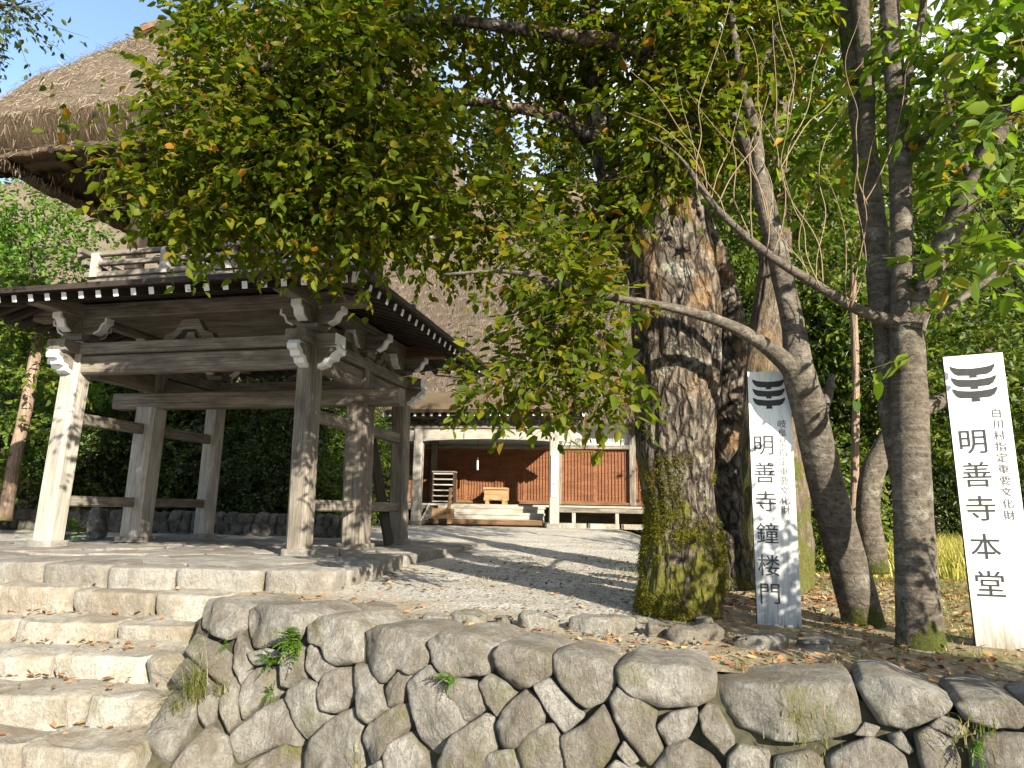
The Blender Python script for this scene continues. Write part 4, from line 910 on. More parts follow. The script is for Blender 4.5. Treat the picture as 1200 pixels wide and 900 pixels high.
def text_mesh(name, rows, mat, depth=0.003, bold=0.0, sx=1.0, parent=None, loc=(0, 0, 0), rot=None):
    """rows: [(character, x, z, height)] drawn in the local x-z plane, facing -y, as one mesh"""
    V = []; F = []
    for ch, x, z, hgt in rows:
        c = bpy.data.curves.new('letter', 'FONT'); c.body = ch; c.size = 1; c.extrude = 0.01; c.offset = bold; c.resolution_u = 3
        c.align_x = 'CENTER'
        o = bpy.data.objects.new('letter', c); COL.objects.link(o)
        dg = bpy.context.evaluated_depsgraph_get()
        me = bpy.data.meshes.new_from_object(o.evaluated_get(dg), depsgraph=dg)
        bpy.data.objects.remove(o); bpy.data.curves.remove(c)
        n = len(me.vertices)
        if n:
            co = np.empty(n * 3, np.float32); me.vertices.foreach_get('co', co); co = co.reshape(-1, 3)
            mn_, mx = co.min(0), co.max(0); ce = (mn_ + mx) / 2; s = hgt / 0.95
            b0 = len(V)
            V += [(x + (p[0] - ce[0]) * s * sx, -depth if p[2] > 0 else 0.0, z + (p[1] - 0.38) * s) for p in co]
            F += [tuple(i + b0 for i in q.vertices) for q in me.polygons]
        bpy.data.meshes.remove(me)
    me = bpy.data.meshes.new(name); me.from_pydata(V, [], F); me.materials.append(M[mat]); me.update()
    return link(name, me, parent, loc)

m2 = MB(); m2.box((HW - .0, -.155, 1.42), (.15, .03, 1.18)); o = link('name_board', m2.mesh('name_board', M['white']), tp)
text_mesh('lettering', [(c, HW, 1.42 + .45 - i * .175, .12) for i, c in enumerate('本堂　明善寺')], 'ink', parent=o, loc=(0, -.172, 0))

# things standing at the porch
def tw(x, y, z): return TM @ Vector((x, y, z))
t = thing('offering_box', 'pale wooden offering box on the top of the temple porch steps', 'offering box', tw(.1, 1.4, FL - .03), TRZ)
m2 = MB(); m2.box((0, 0, .29), (.7, .42, .34)); link('body', m2.mesh('body', M['new_wood']), t)
m2 = MB()
for k in range(7): m2.box((-.3 + k * .1, 0, .485), (.04, .44, .03))
m2.box((0, -.23, .48), (.76, .05, .06)); m2.box((0, .23, .48), (.76, .05, .06)); link('slatted_top', m2.mesh('slatted_top', M['new_wood']), t)
for s in (-1, 1):
    m2 = MB(); m2.box((s * .26, 0, .06), (.1, .44, .12)); link('foot', m2.mesh('foot', M['new_wood']), t)
m2 = MB(); m2.prism([(-.36, .1), (-.28, .1), (-.2, .16), (0, .12), (.2, .16), (.28, .1), (.36, .1), (.36, .2), (-.36, .2)], 'y', -.232, -.215); link('apron', m2.mesh('apron', M['new_wood']), t)
t = thing('shoe_shelf', 'open grey wooden shoe shelf with six boards beside the left porch post', 'shelf', tw(-1.55, 1.3, FL - .03), TRZ)
for s in (-1, 1):
    m2 = MB(); m2.box((s * .33, 0, .48), (.03, .34, .96)); link('side', m2.mesh('side', M['dark_wood']), t)
for k in range(6):
    m2 = MB(); m2.box((0, -.01, .06 + k * .17), (.62, .34, .035)); link('shelf_board', m2.mesh('shelf_board', M['pale_wood']), t)
m2 = MB(); m2.box((0, .16, .49), (.62, .02, .9)); link('back_panel', m2.mesh('back_panel', M['dark_wood']), t)
m2 = MB(); m2.box((0, 0, .97), (.72, .4, .04)); link('top', m2.mesh('top', M['wood']), t)
t = thing('notice_stand', 'low pale wooden notice board standing on the gravel before the porch steps', 'notice', tw(-1.15, -.25, 0.02), TRZ)
m2 = MB(); m2.box((0, 0, .29), (.66, .04, .27)); link('board', m2.mesh('board', M['new_wood']), t)
for s in (-1, 1):
    m2 = MB(); m2.box((s * .2, .0, .075), (.09, .2, .15)); link('foot', m2.mesh('foot', M['new_wood']), t)
text_mesh('lettering', [(c, -.18 + i * .12, .3, .1) for i, c in enumerate('土足厳禁')], 'brown_wood', parent=t, loc=(0, -.022, 0))
o = beam('upright_board', (0, 0, 0), (0.05, 0.1, 1.05), .1, .06, 'brown_wood', None); o.location = tw(-1.1, .12, 0.0)
tag(o, 'thin brown upright board behind the low notice at the porch steps', 'board')
t = thing('sloping_ramp', 'small grey wooden ramp with slanting rails between shoe shelf and notice', 'ramp', tw(-1.6, .7, 0), TRZ)
m2 = MB(); m2.prism([(-.5, .0), (.3, .5), (.3, .44), (-.42, .0)], 'x', -.3, .3); link('deck', m2.mesh('deck', M['wood']), t)
for s in (-1, 1): beam('rail', (s * .33, -.5, .06), (s * .33, .3, .56), .05, .1, 'pale_wood', t)

# ------------------------------------------------------------------ far thatched farmhouse on the left
t = thing('thatched_farmhouse', 'steep thatched farmhouse half hidden behind the maple beyond the gate', 'farmhouse', (-17.5, 27, -.5), rad(-14))
m2 = MB(); m2.box((0, 0, 2.2), (13, 9, 4.4)); link('wall', m2.mesh('wall', M['brown_wood']), t)
m2 = MB(); m2.box((0, -4.56, 3.5), (12.9, .1, 1.3)); link('plaster_band', m2.mesh('plaster_band', M['plaster']), t)
for i in range(5):
    m2 = MB(); m2.box((-5 + i * 2.5, -4.6, 1.6), (1.8, .1, 1.9)); link('window', m2.mesh('window', M['door_wood']), t)
thatch_roof('roof', (-7.6, 7.6), (-6.0, 6.0), (-6.6, 6.6), 0, 4.2, 3.9, 4.6, 13.9, t, inset=1.4, sag=.1, nu=50, nv=20, amp=.1, lean=.2)

# ------------------------------------------------------------------ low rubble wall behind the gate
t = thing('low_rubble_wall', 'low dry stone rubble wall running behind the bell gate', 'stone wall', (-10.5, 14.6, -.75), rad(-4))
m2 = MB(); rs = random.Random(21); n_ = 0
m2.box((3.5, .25, .2), (7.6, .3, .5)); link('core', m2.mesh('core', M['soil_gap']), t)
b = MB()
for row in range(3):
    x = -.4
    while x < 7.3:
        wd = rs.uniform(.16, .36); hh = .22
        poly = [(x, rs.uniform(-.03, .03)), (x + wd * .5, rs.uniform(-.05, 0)), (x + wd, rs.uniform(-.03, .03)), (x + wd + rs.uniform(-.04, .04), hh), (x + wd / 2, hh + rs.uniform(0, .06)), (x, hh)]
        vs, fs = boulder([(a, c + row * .19 - .02) for a, c in poly], .2, Vector((0, .1, 0)), Vector((1, 0, 0)), Vector((0, 0, 1)), Vector((0, -1, 0)), bulge=.05, n=16, edge=.03, seed=n_, amp=.03, shrink=.008)
        b.add(vs, fs); n_ += 1; x += wd
link('stones', b.mesh('stones', M['rubble'], True), t)
b = MB()
poly = [(-.13, 0), (.14, 0), (.12, .35), (.07, .5), (0, .55), (-.08, .5), (-.12, .3)]
vs, fs = boulder(poly, .16, Vector((0, 0, 0)), Vector((1, 0, 0)), Vector((0, 0, 1)), Vector((0, -1, 0)), bulge=.05, n=30, seed=4, amp=.03)
b.add(vs, fs); q = atz(108, 633, -.62)
tag(link('stone_marker', b.mesh('stone_marker', M['rubble'], True), None, q), 'small upright dark stone marker with rounded top just behind the front left gate post', 'stone marker')

# ------------------------------------------------------------------ the two sign boards
def crest(parent, cx, zt, wd, y):
    """three stacked tray-shaped strokes"""
    m2 = MB(); h = wd * .235
    for i in range(3):
        z = zt - i * h * 1.3
        pl = [(-.5, 0.0)] + [(-.5 + .13 + .74 * k / 8, -.055 - .035 * math.sin(math.pi * k / 8)) for k in range(9)] + [(.5, 0.0), (.49, -.08), (.42, -.2), (.33, -.255), (.08, -.27)] + ([(.08, -.33), (-.08, -.33)] if i < 2 else [(.1, -.36), (-.1, -.36)]) + [(-.08, -.27), (-.33, -.255), (-.42, -.2), (-.49, -.08)]
        m2.prism([(cx + a * wd, z + c * wd * 1.02 + .01) for a, c in pl], 'y', -.0035, 0)
    link('crest', m2.mesh('crest', M['ink']), parent, (0, y, 0))
def signboard(name, label, base, h, wd, th, yaw, lean, mat, main, small, mx, mz, msz, sx_, sz0, sz1, ssz, crx, crz, crw, clipc):
    t = thing(name, label, 'sign', base, yaw); t.rotation_euler = (0, lean, yaw)
    y = -th / 2
    pl = [(-wd / 2, -.15), (wd / 2, -.15)] + ([(wd / 2, h - clipc), (wd / 2 - clipc * 1.1, h)] if clipc else [(wd / 2, h)]) + [(-wd / 2, h)]
    m2 = MB(); m2.prism([(a, c) for a, c in pl], 'y', y, y + .012, 0); link('board', m2.mesh('board', M[mat]), t)
    s = .002
    m2 = MB(); m2.prism([(a * .994, c - s) for a, c in pl], 'y', y + .0125, -y, 0); link('post_back', m2.mesh('post_back', M['sign_edge']), t)
    text_mesh('title', [(c, mx, z, msz) for c, z in zip(main, mz)], 'ink', bold=.0, parent=t, loc=(0, y - .0005, 0))
    k = len(small)
    text_mesh('subtitle', [(c, sx_, sz0 + (sz1 - sz0) * i / (k - 1), ssz) for i, c in enumerate(small)], 'grey_ink', parent=t, loc=(0, y - .0005, 0))
    crest(t, crx, crz, crw, y - .0005)
    return t
b1 = atz(913, 738, -.875)
H1, W1 = 2.03, .325
f1 = lambda zp: H1 * (868 - zp) / 800
signboard('sign_board', 'older weathered white sign board, stained grey at its foot, beside the mossy trunk', b1, H1, W1, .075, rad(-12), rad(0.2), 'sign_old', '明善寺鐘楼門', '岐阜県指定重要文化財',
          -.06, [f1(z) for z in (305, 393, 482, 580, 677, 760)], .165, .085, f1(238), f1(508), .07, -.005, f1(97), .25, .07)
b2 = atz(1180, 757, -.87)
H2, W2 = 2.07, .375
f2 = lambda zp: H2 * (885 - zp) / 855
signboard('sign_board', 'cleaner bright white sign board with dark edges, right of the slim trunks', b2, H2, W2, .1, rad(-26), rad(-1.0), 'sign_new', '明善寺本堂', '白川村指定重要文化財',
          -.06, [f2(z) for z in (295, 395, 495, 605, 712)], .185, .105, f2(213), f2(515), .068, -.01, f2(66), .28, 0)
# ------------------------------------------------------------------ trees near the viewer
def depth(p): return p.dot(fw)
def pxpath(rows):
    """rows (photo x centre, photo y, half width in photo pixels, forward distance) -> surveyed points and radii"""
    P = [at(x, y, Y) for x, y, h, Y in rows]; return P, [h * depth(p) / FPX for p, (x, y, h, Y) in zip(P, rows)]
def trunk_part(name, P, R, mat, root, n=20, per=8, furrow=0.03, flare=0.0, fsc=5.0, lump=0.05):
    P, R = catmull(P, R, per); base = P[0].z; o = Vector(root.location)
    def disp(p, d, r, t):
        q = p - o
        f = mn.noise(Vector((d.x * fsc, d.y * fsc, q.z * 1.5))) + .6 * mn.noise(Vector((d.x * fsc * 2.3, d.y * fsc * 2.3, q.z * 2.6 + 7)))
        r2 = r * (1 + lump * mn.noise(q * 1.7) + lump * .6 * mn.noise(q * 4)) - furrow * abs(f) + furrow * .4
        if flare:
            th = math.atan2(d.y, d.x); h = max(0, p.z - base)
            r2 += flare * math.exp(-h / .22) * (0.55 + .45 * math.sin(th * 5 + 1.0) + .3 * math.sin(th * 3))
        return r2
    b = MB(); b.tube([p - o for p in P], R, n, disp=disp)
    return link(name, b.mesh(name, M[mat], True), root)
def limb_part(P, R, mat, root, n=9, per=6, name='limb'):
    P, R = catmull(P, R, per); o = Vector(root.location); b = MB()
    def disp(p, d, r, t): return r * (1 + .12 * mn.noise(p * 9) + .08 * mn.noise(p * 25))
    b.tube([p - o for p in P], R, n, disp=disp); return link(name, b.mesh(name, M[mat], True), root)
def px_clumps(rows, dens=0.011):
    out = []
    for x, y, rx, ry, Y, rY, k in rows:
        c = at(x, y, Y); s = depth(c) / FPX
        out.append((tuple(c), (rx * s, rY, ry * s), max(3, math.pi * rx * ry * dens * k)))
    return out
def crown_part(clumps, mat, root, L, seed, k=11, twig=.42, flat=.55, wid=.55, name='crown', every=1, shell=.42):
    V, TW = sprays(clumps, L, k, twig, seed, flat, wid, shell); V = V - np.array(root.location)
    o = link(name, leaf_mesh(name, V, M[mat]), root)
    TW = [(a - np.array(root.location), e - np.array(root.location)) for a, e in TW]
    link('twigs', twig_mesh('twigs', TW, M['leafy_twig'], every), root)
    return o

# the big old tree
g0 = atz(798, 712, -.78)
t1 = thing('old_tree', 'biggest old tree, furrowed grey trunk with a mossy yellow-green foot', 'tree', g0)
P, R = pxpath([(794, 722, 47, 5.95), (797, 690, 45, 5.96), (800, 650, 42, 5.98), (799, 616, 38.5, 6.0), (792, 553, 40.5, 6.0), (791, 491, 47, 6.0), (793, 429, 49, 6.0), (792, 367, 50, 6.0), (787, 304, 47, 6.0), (782, 242, 43, 6.0),
               (792, 180, 42, 6.05), (798, 100, 36, 6.1), (808, 0, 32, 6.1), (815, -120, 28, 6.1), (820, -300, 20, 6.1), (825, -420, 10, 6.1)])
trunk_part('trunk', P, R, 'bark_old', t1, 120, 16, .05, .1, 5.0, .08)
tk = [c for c in t1.children if c.name.startswith('trunk')][0]
def moss_tufts(tk, zmax, n, seed, side):
    me = tk.data; m = len(me.vertices); co = np.empty(m * 3); me.vertices.foreach_get('co', co); co = co.reshape(-1, 3); nm = np.empty(m * 3); me.vertices.foreach_get('normal', nm); nm = nm.reshape(-1, 3)
    ok = np.array([z < zmax and mn.noise(Vector((x * 2.4, y * 2.4, z * 1.9 + 4))) + .55 * mn.noise(Vector((x * 8, y * 8, z * 7))) + (a * side[0] + b * side[1]) * .25 > .55 * z - .18 for (x, y, z), (a, b, c) in zip(co, nm)])
    idx = np.flatnonzero(ok); g = np.random.default_rng(seed); k = g.choice(idx, n); p = co[k] + g.normal(size=(n, 3)) * .012; N_ = nm[k]
    d = unit(N_ + g.normal(size=(n, 3)) * .7); s = unit(np.cross(d, g.normal(size=(n, 3)))); L = (.004 + .009 * g.random(n))[:, None]
    V = np.stack([p - s * .0032, p + s * .0032, p + d * L + s * .002, p + d * L - s * .002], 1).reshape(-1, 3)
    link('moss', quick_mesh('moss', V, (np.arange(n) * 4)[:, None] + np.array([[0, 1, 2, 3]]), M['moss']), tk.parent)
moss_tufts(tk, 1.25, 60000, 8, (-.7, -.5))
P, R = pxpath([(862, 690, 24, 6.5), (856, 620, 18, 6.5), (852, 540, 15, 6.45), (856, 450, 17, 6.4), (856, 380, 17, 6.3), (838, 310, 16, 6.2), (815, 250, 14, 6.1)])
trunk_part('second_stem', P, R, 'bark_old', t1, 36, 10, .02, .03, 4)
LIMBS1 = [
    [(765, 330, 24, 6.05), (735, 270, 20, 6.15), (712, 190, 17, 6.25), (697, 90, 14, 6.3), (690, -20, 12, 6.3), (684, -140, 8, 6.3)],
    [(800, 110, 13, 5.95), (740, 55, 9, 5.7), (660, 42, 8, 5.6), (590, 31, 7, 5.5), (495, 22, 6, 5.4), (400, 40, 5, 5.4), (310, 80, 4, 5.5), (230, 120, 3, 5.6), (150, 150, 2, 5.7)],
    [(705, 165, 9, 6.2), (650, 138, 7, 6.1), (600, 126, 6, 6.0), (540, 119, 5, 5.9), (450, 130, 4, 5.8), (380, 180, 3, 5.9), (300, 210, 2, 6.0)],
    [(712, 200, 8, 6.3), (660, 130, 6, 6.6), (610, 85, 5, 6.8), (560, 50, 4, 7.0), (500, 10, 3, 7.2)],
    [(690, 60, 8, 6.3), (600, -20, 6, 6.0), (480, -60, 5, 5.8), (350, -40, 4, 5.8), (240, 20, 3, 6.0)],
    [(800, 60, 12, 6.1), (870, -40, 9, 5.8), (930, -140, 7, 5.4), (980, -240, 5, 5.0)],
    [(810, -60, 14, 6.1), (760, -180, 10, 5.6), (700, -300, 7, 5.0), (600, -400, 5, 4.4)],
    [(720, 250, 8, 6.2), (640, 262, 5, 6.0), (560, 268, 4, 5.9), (480, 285, 3, 5.9), (400, 300, 2, 6.0)],
    [(480, 25, 5, 5.4), (440, 110, 3, 5.6), (400, 190, 2.5, 5.8), (330, 260, 2, 6)],
    [(400, 40, 5, 5.4), (340, 140, 3, 5.5), (260, 200, 2.5, 5.7), (180, 230, 2, 5.8)]]
for rows in LIMBS1: limb_part(*pxpath(rows), 'bark_old', t1)
C1 = [(590, 90, 50, 40, 6.6, .6, .6), (720, 100, 45, 45, 6.5, .6, .8), (640, 60, 50, 40, 6.6, .6, .7), (205, 100, 24, 24, 5.8, .3, .8), (112, 160, 20, 16, 5.7, .2, .5), (178, 190, 42, 34, 5.8, .4, .9), (215, 10, 18, 18, 5.8, .3, .7), (245, 50, 34, 40, 5.9, .5, .9), (265, 140, 62, 66, 5.8, .7, 1.1), (340, 60, 90, 70, 5.7, .8, 1.1), (340, 180, 95, 75, 5.8, .8, 1.15), (232, 238, 56, 42, 5.9, .5, 1.1),
      (300, 256, 85, 36, 6.0, .5, 1.1), (440, 90, 85, 55, 5.6, .8, 1), (445, 195, 90, 70, 5.8, .8, 1.1), (410, 268, 85, 34, 6.0, .5, 1.1), (440, 20, 110, 36, 5.7, .7, 1.0), (560, 25, 90, 36, 5.8, .8, .9), (510, 262, 70, 36, 6.0, .6, 1.0), (600, 262, 60, 45, 6.0, .6, .9),
      (520, 165, 50, 38, 6.2, .6, .75), (620, 195, 55, 40, 6.3, .6, .6), (670, 110, 45, 50, 6.4, .7, .5), (680, 270, 45, 60, 6.3, .5, .8), (700, 30, 80, 45, 6.0, .8, .9), (800, 30, 90, 45, 5.6, .8, .7), (655, 30, 40, 30, 6, .6, .8),
      (880, 60, 70, 60, 6.4, .7, .7), (845, 140, 50, 60, 6.6, .5, .6), (760, 120, 45, 50, 5.6, .3, .7), (800, 165, 50, 45, 5.5, .25, .8), (745, 215, 40, 40, 5.7, .3, .8), (830, 110, 45, 60, 5.5, .3, .7), (340, -60, 160, 60, 5.8, 1, .7), (600, -90, 180, 70, 5.8, 1, .6), (860, -120, 180, 90, 5.8, 1, .45), (760, -280, 240, 110, 5.4, 1.2, .3)]
SHADE_CLUMPS = [((2.0, .8, 5.8), (1.5, 1.2, 1.0), 330), ((.5, 2.6, 6.4), (1.2, 1.1, .7), 70), ((1.6, 4.6, 6.8), (1.5, 1.3, 1.0), 160)]  # unseen crown clumps added overhead to shade the canopy and gate
crown_part(px_clumps(C1, 0.0132) + SHADE_CLUMPS, 'leaf', t1, .094, 1, every=3)
limb_part([at(812, -40, 6.1), (2.3, 4.6, 5.9), (2.4, 3.0, 6.3), (1.7, 1.2, 6.5)], [.12, .09, .06, .03], 'bark_old', t1)  # unseen limb added to carry the shading clumps

# mossy trunk behind the sign board
g0 = atz(904, 690, -.8)
t2 = thing('mossy_tree', 'thick mossy tree trunk with a bare broken upper part behind the older sign board', 'tree', g0)
P, R = pxpath([(904, 705, 52, 7.7), (904, 660, 45, 7.75), (904, 600, 42, 7.8), (904, 540, 41, 7.85), (903, 480, 39, 7.9), (902, 430, 35, 7.9), (905, 385, 25, 7.95), (908, 330, 17, 8), (910, 250, 16, 8), (908, 150, 15, 8), (905, 50, 13, 8), (905, -80, 11, 8), (900, -260, 6, 8)])
trunk_part('trunk', P, R, 'bark_mossy', t2, 64, 10, .05, .08, 4.5, .08)
for rows in ([(908, 140, 9, 8), (950, 60, 6, 8), (1000, -40, 4, 8.1)], [(907, 200, 9, 8), (870, 110, 6, 8.2), (830, 20, 4, 8.4)], [(910, 250, 7, 8), (960, 200, 5, 8.2), (1010, 160, 3, 8.4)]): limb_part(*pxpath(rows), 'bark_mossy', t2)
C2 = [(935, 265, 45, 45, 8.4, .7, .6), (880, 225, 38, 50, 7.5, .4, .6), (915, 190, 40, 40, 7.4, .4, .5), (985, 260, 40, 50, 8.6, .7, .5), (945, 200, 45, 60, 8.3, .8, .5), (870, 150, 40, 60, 8.4, .8, .4), (1010, 90, 60, 60, 8.6, .8, .6), (960, 60, 60, 60, 8, .8, .6), (1000, 150, 50, 50, 8.4, .8, .6), (850, 60, 50, 60, 8.4, .8, .5), (1010, -20, 80, 60, 8, 1, .6), (900, -120, 150, 80, 8, 1.2, .5)]
crown_part(px_clumps(C2, 0.02), 'leaf_mid', t2, .1, 2, every=2)

# slim left-leaning trunk
g0 = atz(1010, 733, -.88)
t3 = thing('slim_tree', 'slim tree with banded bark leaning left over the older sign board', 'tree', g0)
yb = g0.y
P, R = pxpath([(1014, 745, 25, yb), (1008, 715, 22.5, yb), (985, 630, 21, yb - .15), (966, 560, 20, yb - .3), (948, 480, 19, yb - .5), (937, 440, 18, yb - .6), (930, 385, 13, yb - .6), (918, 330, 12, yb - .55), (905, 270, 12, yb - .5), (880, 180, 10, yb - .4), (848, 100, 8, yb - .3), (825, 10, 6, yb - .3), (815, -80, 4, yb - .3)])
trunk_part('trunk', P, R, 'bark_slim', t3, 26, 9, .006, .03, 4, .06)
Yf = yb - .6
LIMBS3 = [[(940, 450, 14, Yf), (918, 422, 10.5, Yf - .05), (885, 397, 8, Yf - .1), (845, 377, 6.8, Yf - .15), (795, 362, 5.6, Yf - .2), (740, 352, 4.4, Yf - .3), (700, 345, 5, Yf - .3), (650, 330, 3.5, Yf - .25), (590, 318, 2.5, Yf - .2), (520, 322, 1.6, Yf)],
          [(912, 300, 9, yb - .5), (893, 235, 8, yb - .6), (886, 160, 7, yb - .6), (868, 90, 5, yb - .6), (856, 0, 4, yb - .6), (850, -90, 3, yb - .6)],
          [(700, 345, 4, Yf - .3), (660, 375, 3, Yf - .3), (610, 420, 2, Yf - .2), (560, 440, 1.5, Yf - .1), (510, 440, 1, Yf)],
          [(725, 350, 4, Yf - .3), (700, 400, 2.5, Yf - .25), (680, 450, 1.5, Yf - .2)],
          [(650, 330, 3, Yf - .25), (610, 360, 2, Yf - .2), (580, 390, 1.5, Yf - .1)],
          [(860, 130, 6, yb - .35), (900, 60, 4, yb - .5), (930, -30, 3, yb - .6)],
          [(955, 500, 7, Yf + .1), (968, 470, 6, Yf + .2), (975, 440, 4, Yf + .3)]]
for rows in LIMBS3: limb_part(*pxpath(rows), 'bark_slim', t3)
C3 = [(655, 320, 55, 34, Yf - .2, .4, 1.1), (690, 365, 38, 40, Yf - .2, .4, 1.0), (640, 390, 36, 34, Yf - .2, .4, .8), (600, 432, 34, 20, Yf - .1, .3, .6), (655, 430, 40, 28, Yf - .2, .35, .7), (705, 450, 32, 34, Yf - .2, .3, .7), (570, 462, 50, 12, Yf - .1, .25, .6), (540, 428, 20, 14, Yf, .2, .5), (640, 462, 40, 14, Yf - .1, .3, .5),
      (860, 40, 60, 60, yb - .5, .5, .5), (900, -60, 90, 60, yb - .5, .7, .6), (820, -30, 70, 60, yb - .4, .6, .6)]
crown_part(px_clumps(C3, 0.0125), 'leaf', t3, .095, 3, every=1, flat=.6)

# slim upright trunk with several stems
g0 = atz(1078, 757, -.88)
t4 = thing('slim_tree', 'slim upright tree forking into several banded stems between the two sign boards', 'tree', g0)
yb = g0.y
P, R = pxpath([(1081, 772, 29, yb), (1078, 745, 25.5, yb), (1074, 680, 23, yb), (1070, 600, 21.5, yb), (1067, 520, 20.5, yb), (1065, 450, 19, yb), (1062, 385, 18, yb), (1057, 300, 12, yb), (1055, 210, 11.5, yb), (1050, 110, 11, yb), (1042, 0, 10, yb), (1038, -120, 8, yb), (1030, -300, 4, yb)])
trunk_part('trunk', P, R, 'bark_slim', t4, 30, 9, .006, .03, 4, .05)
LIMBS4 = [[(1056, 560, 12, yb + .12), (1046, 480, 15, yb + .18), (1040, 400, 15, yb + .2), (1028, 300, 14, yb + .22), (1016, 200, 14, yb + .25), (1004, 90, 12, yb + .28), (990, 0, 11, yb + .3), (978, -110, 9, yb + .3), (960, -280, 4, yb + .3)],
          [(1016, 195, 9, yb + .2), (1015, 100, 9, yb + .15), (1008, 0, 9, yb + .1), (1004, -110, 6, yb)],
          [(1066, 395, 15, yb), (1082, 345, 13, yb - .1), (1105, 290, 12.5, yb - .2), (1135, 225, 12.5, yb - .35), (1165, 160, 12.5, yb - .5), (1205, 95, 12, yb - .65), (1250, 20, 10, yb - .8), (1300, -100, 7, yb - .9)],
          [(1056, 380, 11, yb), (1030, 372, 7, yb - .05), (1000, 360, 6.2, yb - .1), (955, 333, 5.6, yb - .15), (900, 298, 5.0, yb - .2), (850, 255, 4.4, yb - .25), (822, 222, 3.4, yb - .3), (808, 198, 2, yb - .3), (790, 178, 1.3, yb - .3), (765, 160, .9, yb - .3)],
          [(1057, 200, 6, yb), (1085, 160, 5.5, yb - .1), (1125, 115, 5, yb - .25), (1165, 70, 4.5, yb - .4), (1215, 20, 3, yb - .5)],
          [(1050, 140, 5, yb), (1066, 80, 4.5, yb - .1), (1080, 20, 4, yb - .2), (1090, -60, 3, yb - .3)],
          [(1100, 372, 3, yb - .1), (1140, 340, 4.5, yb + .1), (1175, 318, 5, yb + .2), (1230, 290, 5, yb + .3)],
          [(1140, 220, 5, yb - .35), (1120, 160, 3, yb - .5), (1105, 90, 2, yb - .6)]]
for rows in LIMBS4: limb_part(*pxpath(rows), 'bark_slim', t4)
rs = random.Random(14)
tb = MB(); o4 = Vector(t4.location)
dpath = [(1000, 360), (955, 333), (900, 298), (880, 280), (850, 255), (835, 238), (822, 222), (918, 200), (915, 150), (905, 260), (1015, 240), (960, 335)]
for i in range(26):
    x, y = dpath[i % len(dpath)]; x += rs.uniform(-8, 8); Y = yb - .25 + rs.uniform(-.15, .15)
    pts = [(x, y)]; ang = rs.uniform(-.3, .3); n_ = rs.randint(4, 8)
    for k in range(n_):
        ang = ang * .85 + rs.uniform(-.42, .42); L = rs.uniform(22, 42); x += math.sin(ang) * L; y -= math.cos(ang) * L; pts.append((x, y)); Y += rs.uniform(-.06, .06)
    P, R = pxpath([(a, c, (.85 - .55 * k / n_), Y + .03 * k * (1 if i % 2 else -1)) for k, (a, c) in enumerate(pts)])
    P, R = catmull(P, R, 4); tb.tube([p - o4 for p in P], R, 5)
link('bare_twigs', tb.mesh('bare_twigs', M['twig'], True), t4)
C4 = [(1105, 40, 65, 50, yb - .2, .5, .6), (1165, 50, 55, 55, yb - .6, .4, .6), (1178, 150, 40, 55, yb - .7, .3, .5), (1095, 195, 40, 45, yb + .1, .3, .45), (1178, 235, 38, 42, yb - .7, .3, .6), (1125, 305, 26, 24, yb - .5, .2, .4), (1145, 300, 36, 24, yb - .5, .3, .5), (1120, 110, 50, 50, yb - .4, .5, .6),
      (970, 40, 50, 50, yb + .5, .5, .5), (950, 170, 50, 60, yb + .6, .4, .35), (1030, 130, 35, 90, yb + .6, .4, .35), (1090, 400, 24, 24, yb - .2, .15, .35), (1060, -80, 140, 70, yb + .2, .6, .3)]
crown_part(px_clumps(C4, 0.0056), 'leaf_green', t4, .138, 4, every=1, k=10, flat=.6, wid=.52)

# short crooked trunk behind, thin red sapling
def small_tree(name, label, rows, mat, clumps, leafmat, L, seed, group=None, limbs=(), dens=.012):
    P, R = pxpath(rows); t = thing(name, label, 'tree', P[0], 0, group)
    trunk_part('trunk', P, R, mat, t, 16, 6, .008, 0, 4, .08)
    for rws in limbs: limb_part(*pxpath(rws), mat, t)
    if clumps: crown_part(px_clumps(clumps, dens), leafmat, t, L, seed, every=2)
    return t
small_tree('crooked_tree', 'short crooked pale trunk seen between the two slim trunks', [(1026, 672, 15, 8.2), (1022, 640, 14, 8.2), (1017, 600, 13, 8.2), (1021, 560, 13, 8.2), (1034, 530, 12, 8.25), (1052, 500, 11, 8.3), (1085, 478, 9, 8.4), (1130, 455, 7, 8.5), (1160, 410, 5, 8.6)], 'bark_slim',
           [(1140, 400, 50, 40, 8.7, .5, .8), (1180, 370, 50, 40, 8.7, .5, .8), (1100, 440, 30, 25, 8.5, .4, .6)], 'leaf_mid', .1, 31)
small_tree('sapling', 'thin straight reddish sapling behind the slim left-leaning tree', [(1000, 640, 4.5, 9.6), (1002, 540, 4.2, 9.6), (1003, 440, 4, 9.6), (1000, 340, 3.5, 9.6), (1003, 240, 3, 9.6), (1000, 140, 2, 9.6)], 'bark_red',
           [(985, 300, 40, 50, 9.7, .6, .7), (1010, 220, 40, 60, 9.7, .6, .7), (1000, 140, 40, 40, 9.7, .6, .7)], 'leaf_mid', .1, 32)
small_tree('leaning_cedar', 'slender reddish-barked trunk leaning right, left of the front left gate post', [(5, 610, 7.5, 13.2), (16, 545, 7, 13.3), (30, 480, 6.5, 13.4), (40, 425, 6, 13.5), (50, 375, 6, 13.6), (56, 340, 3, 13.7)], 'bark_red',
           [(40, 385, 42, 14, 13.4, .8, 1.6), (5, 430, 34, 12, 13.5, .8, 1.6), (62, 440, 30, 9, 13.6, .8, 1.4), (10, 350, 60, 24, 13.6, .9, 1.5), (64, 500, 22, 8, 13.5, .5, 1.2), (-10, 490, 34, 12, 13.4, .8, 1.4), (-20, 550, 30, 16, 13.3, .6, 1.3), (60, 355, 40, 20, 13.8, .8, 1.2)], 'leaf_mid', .12, 33, dens=.03)
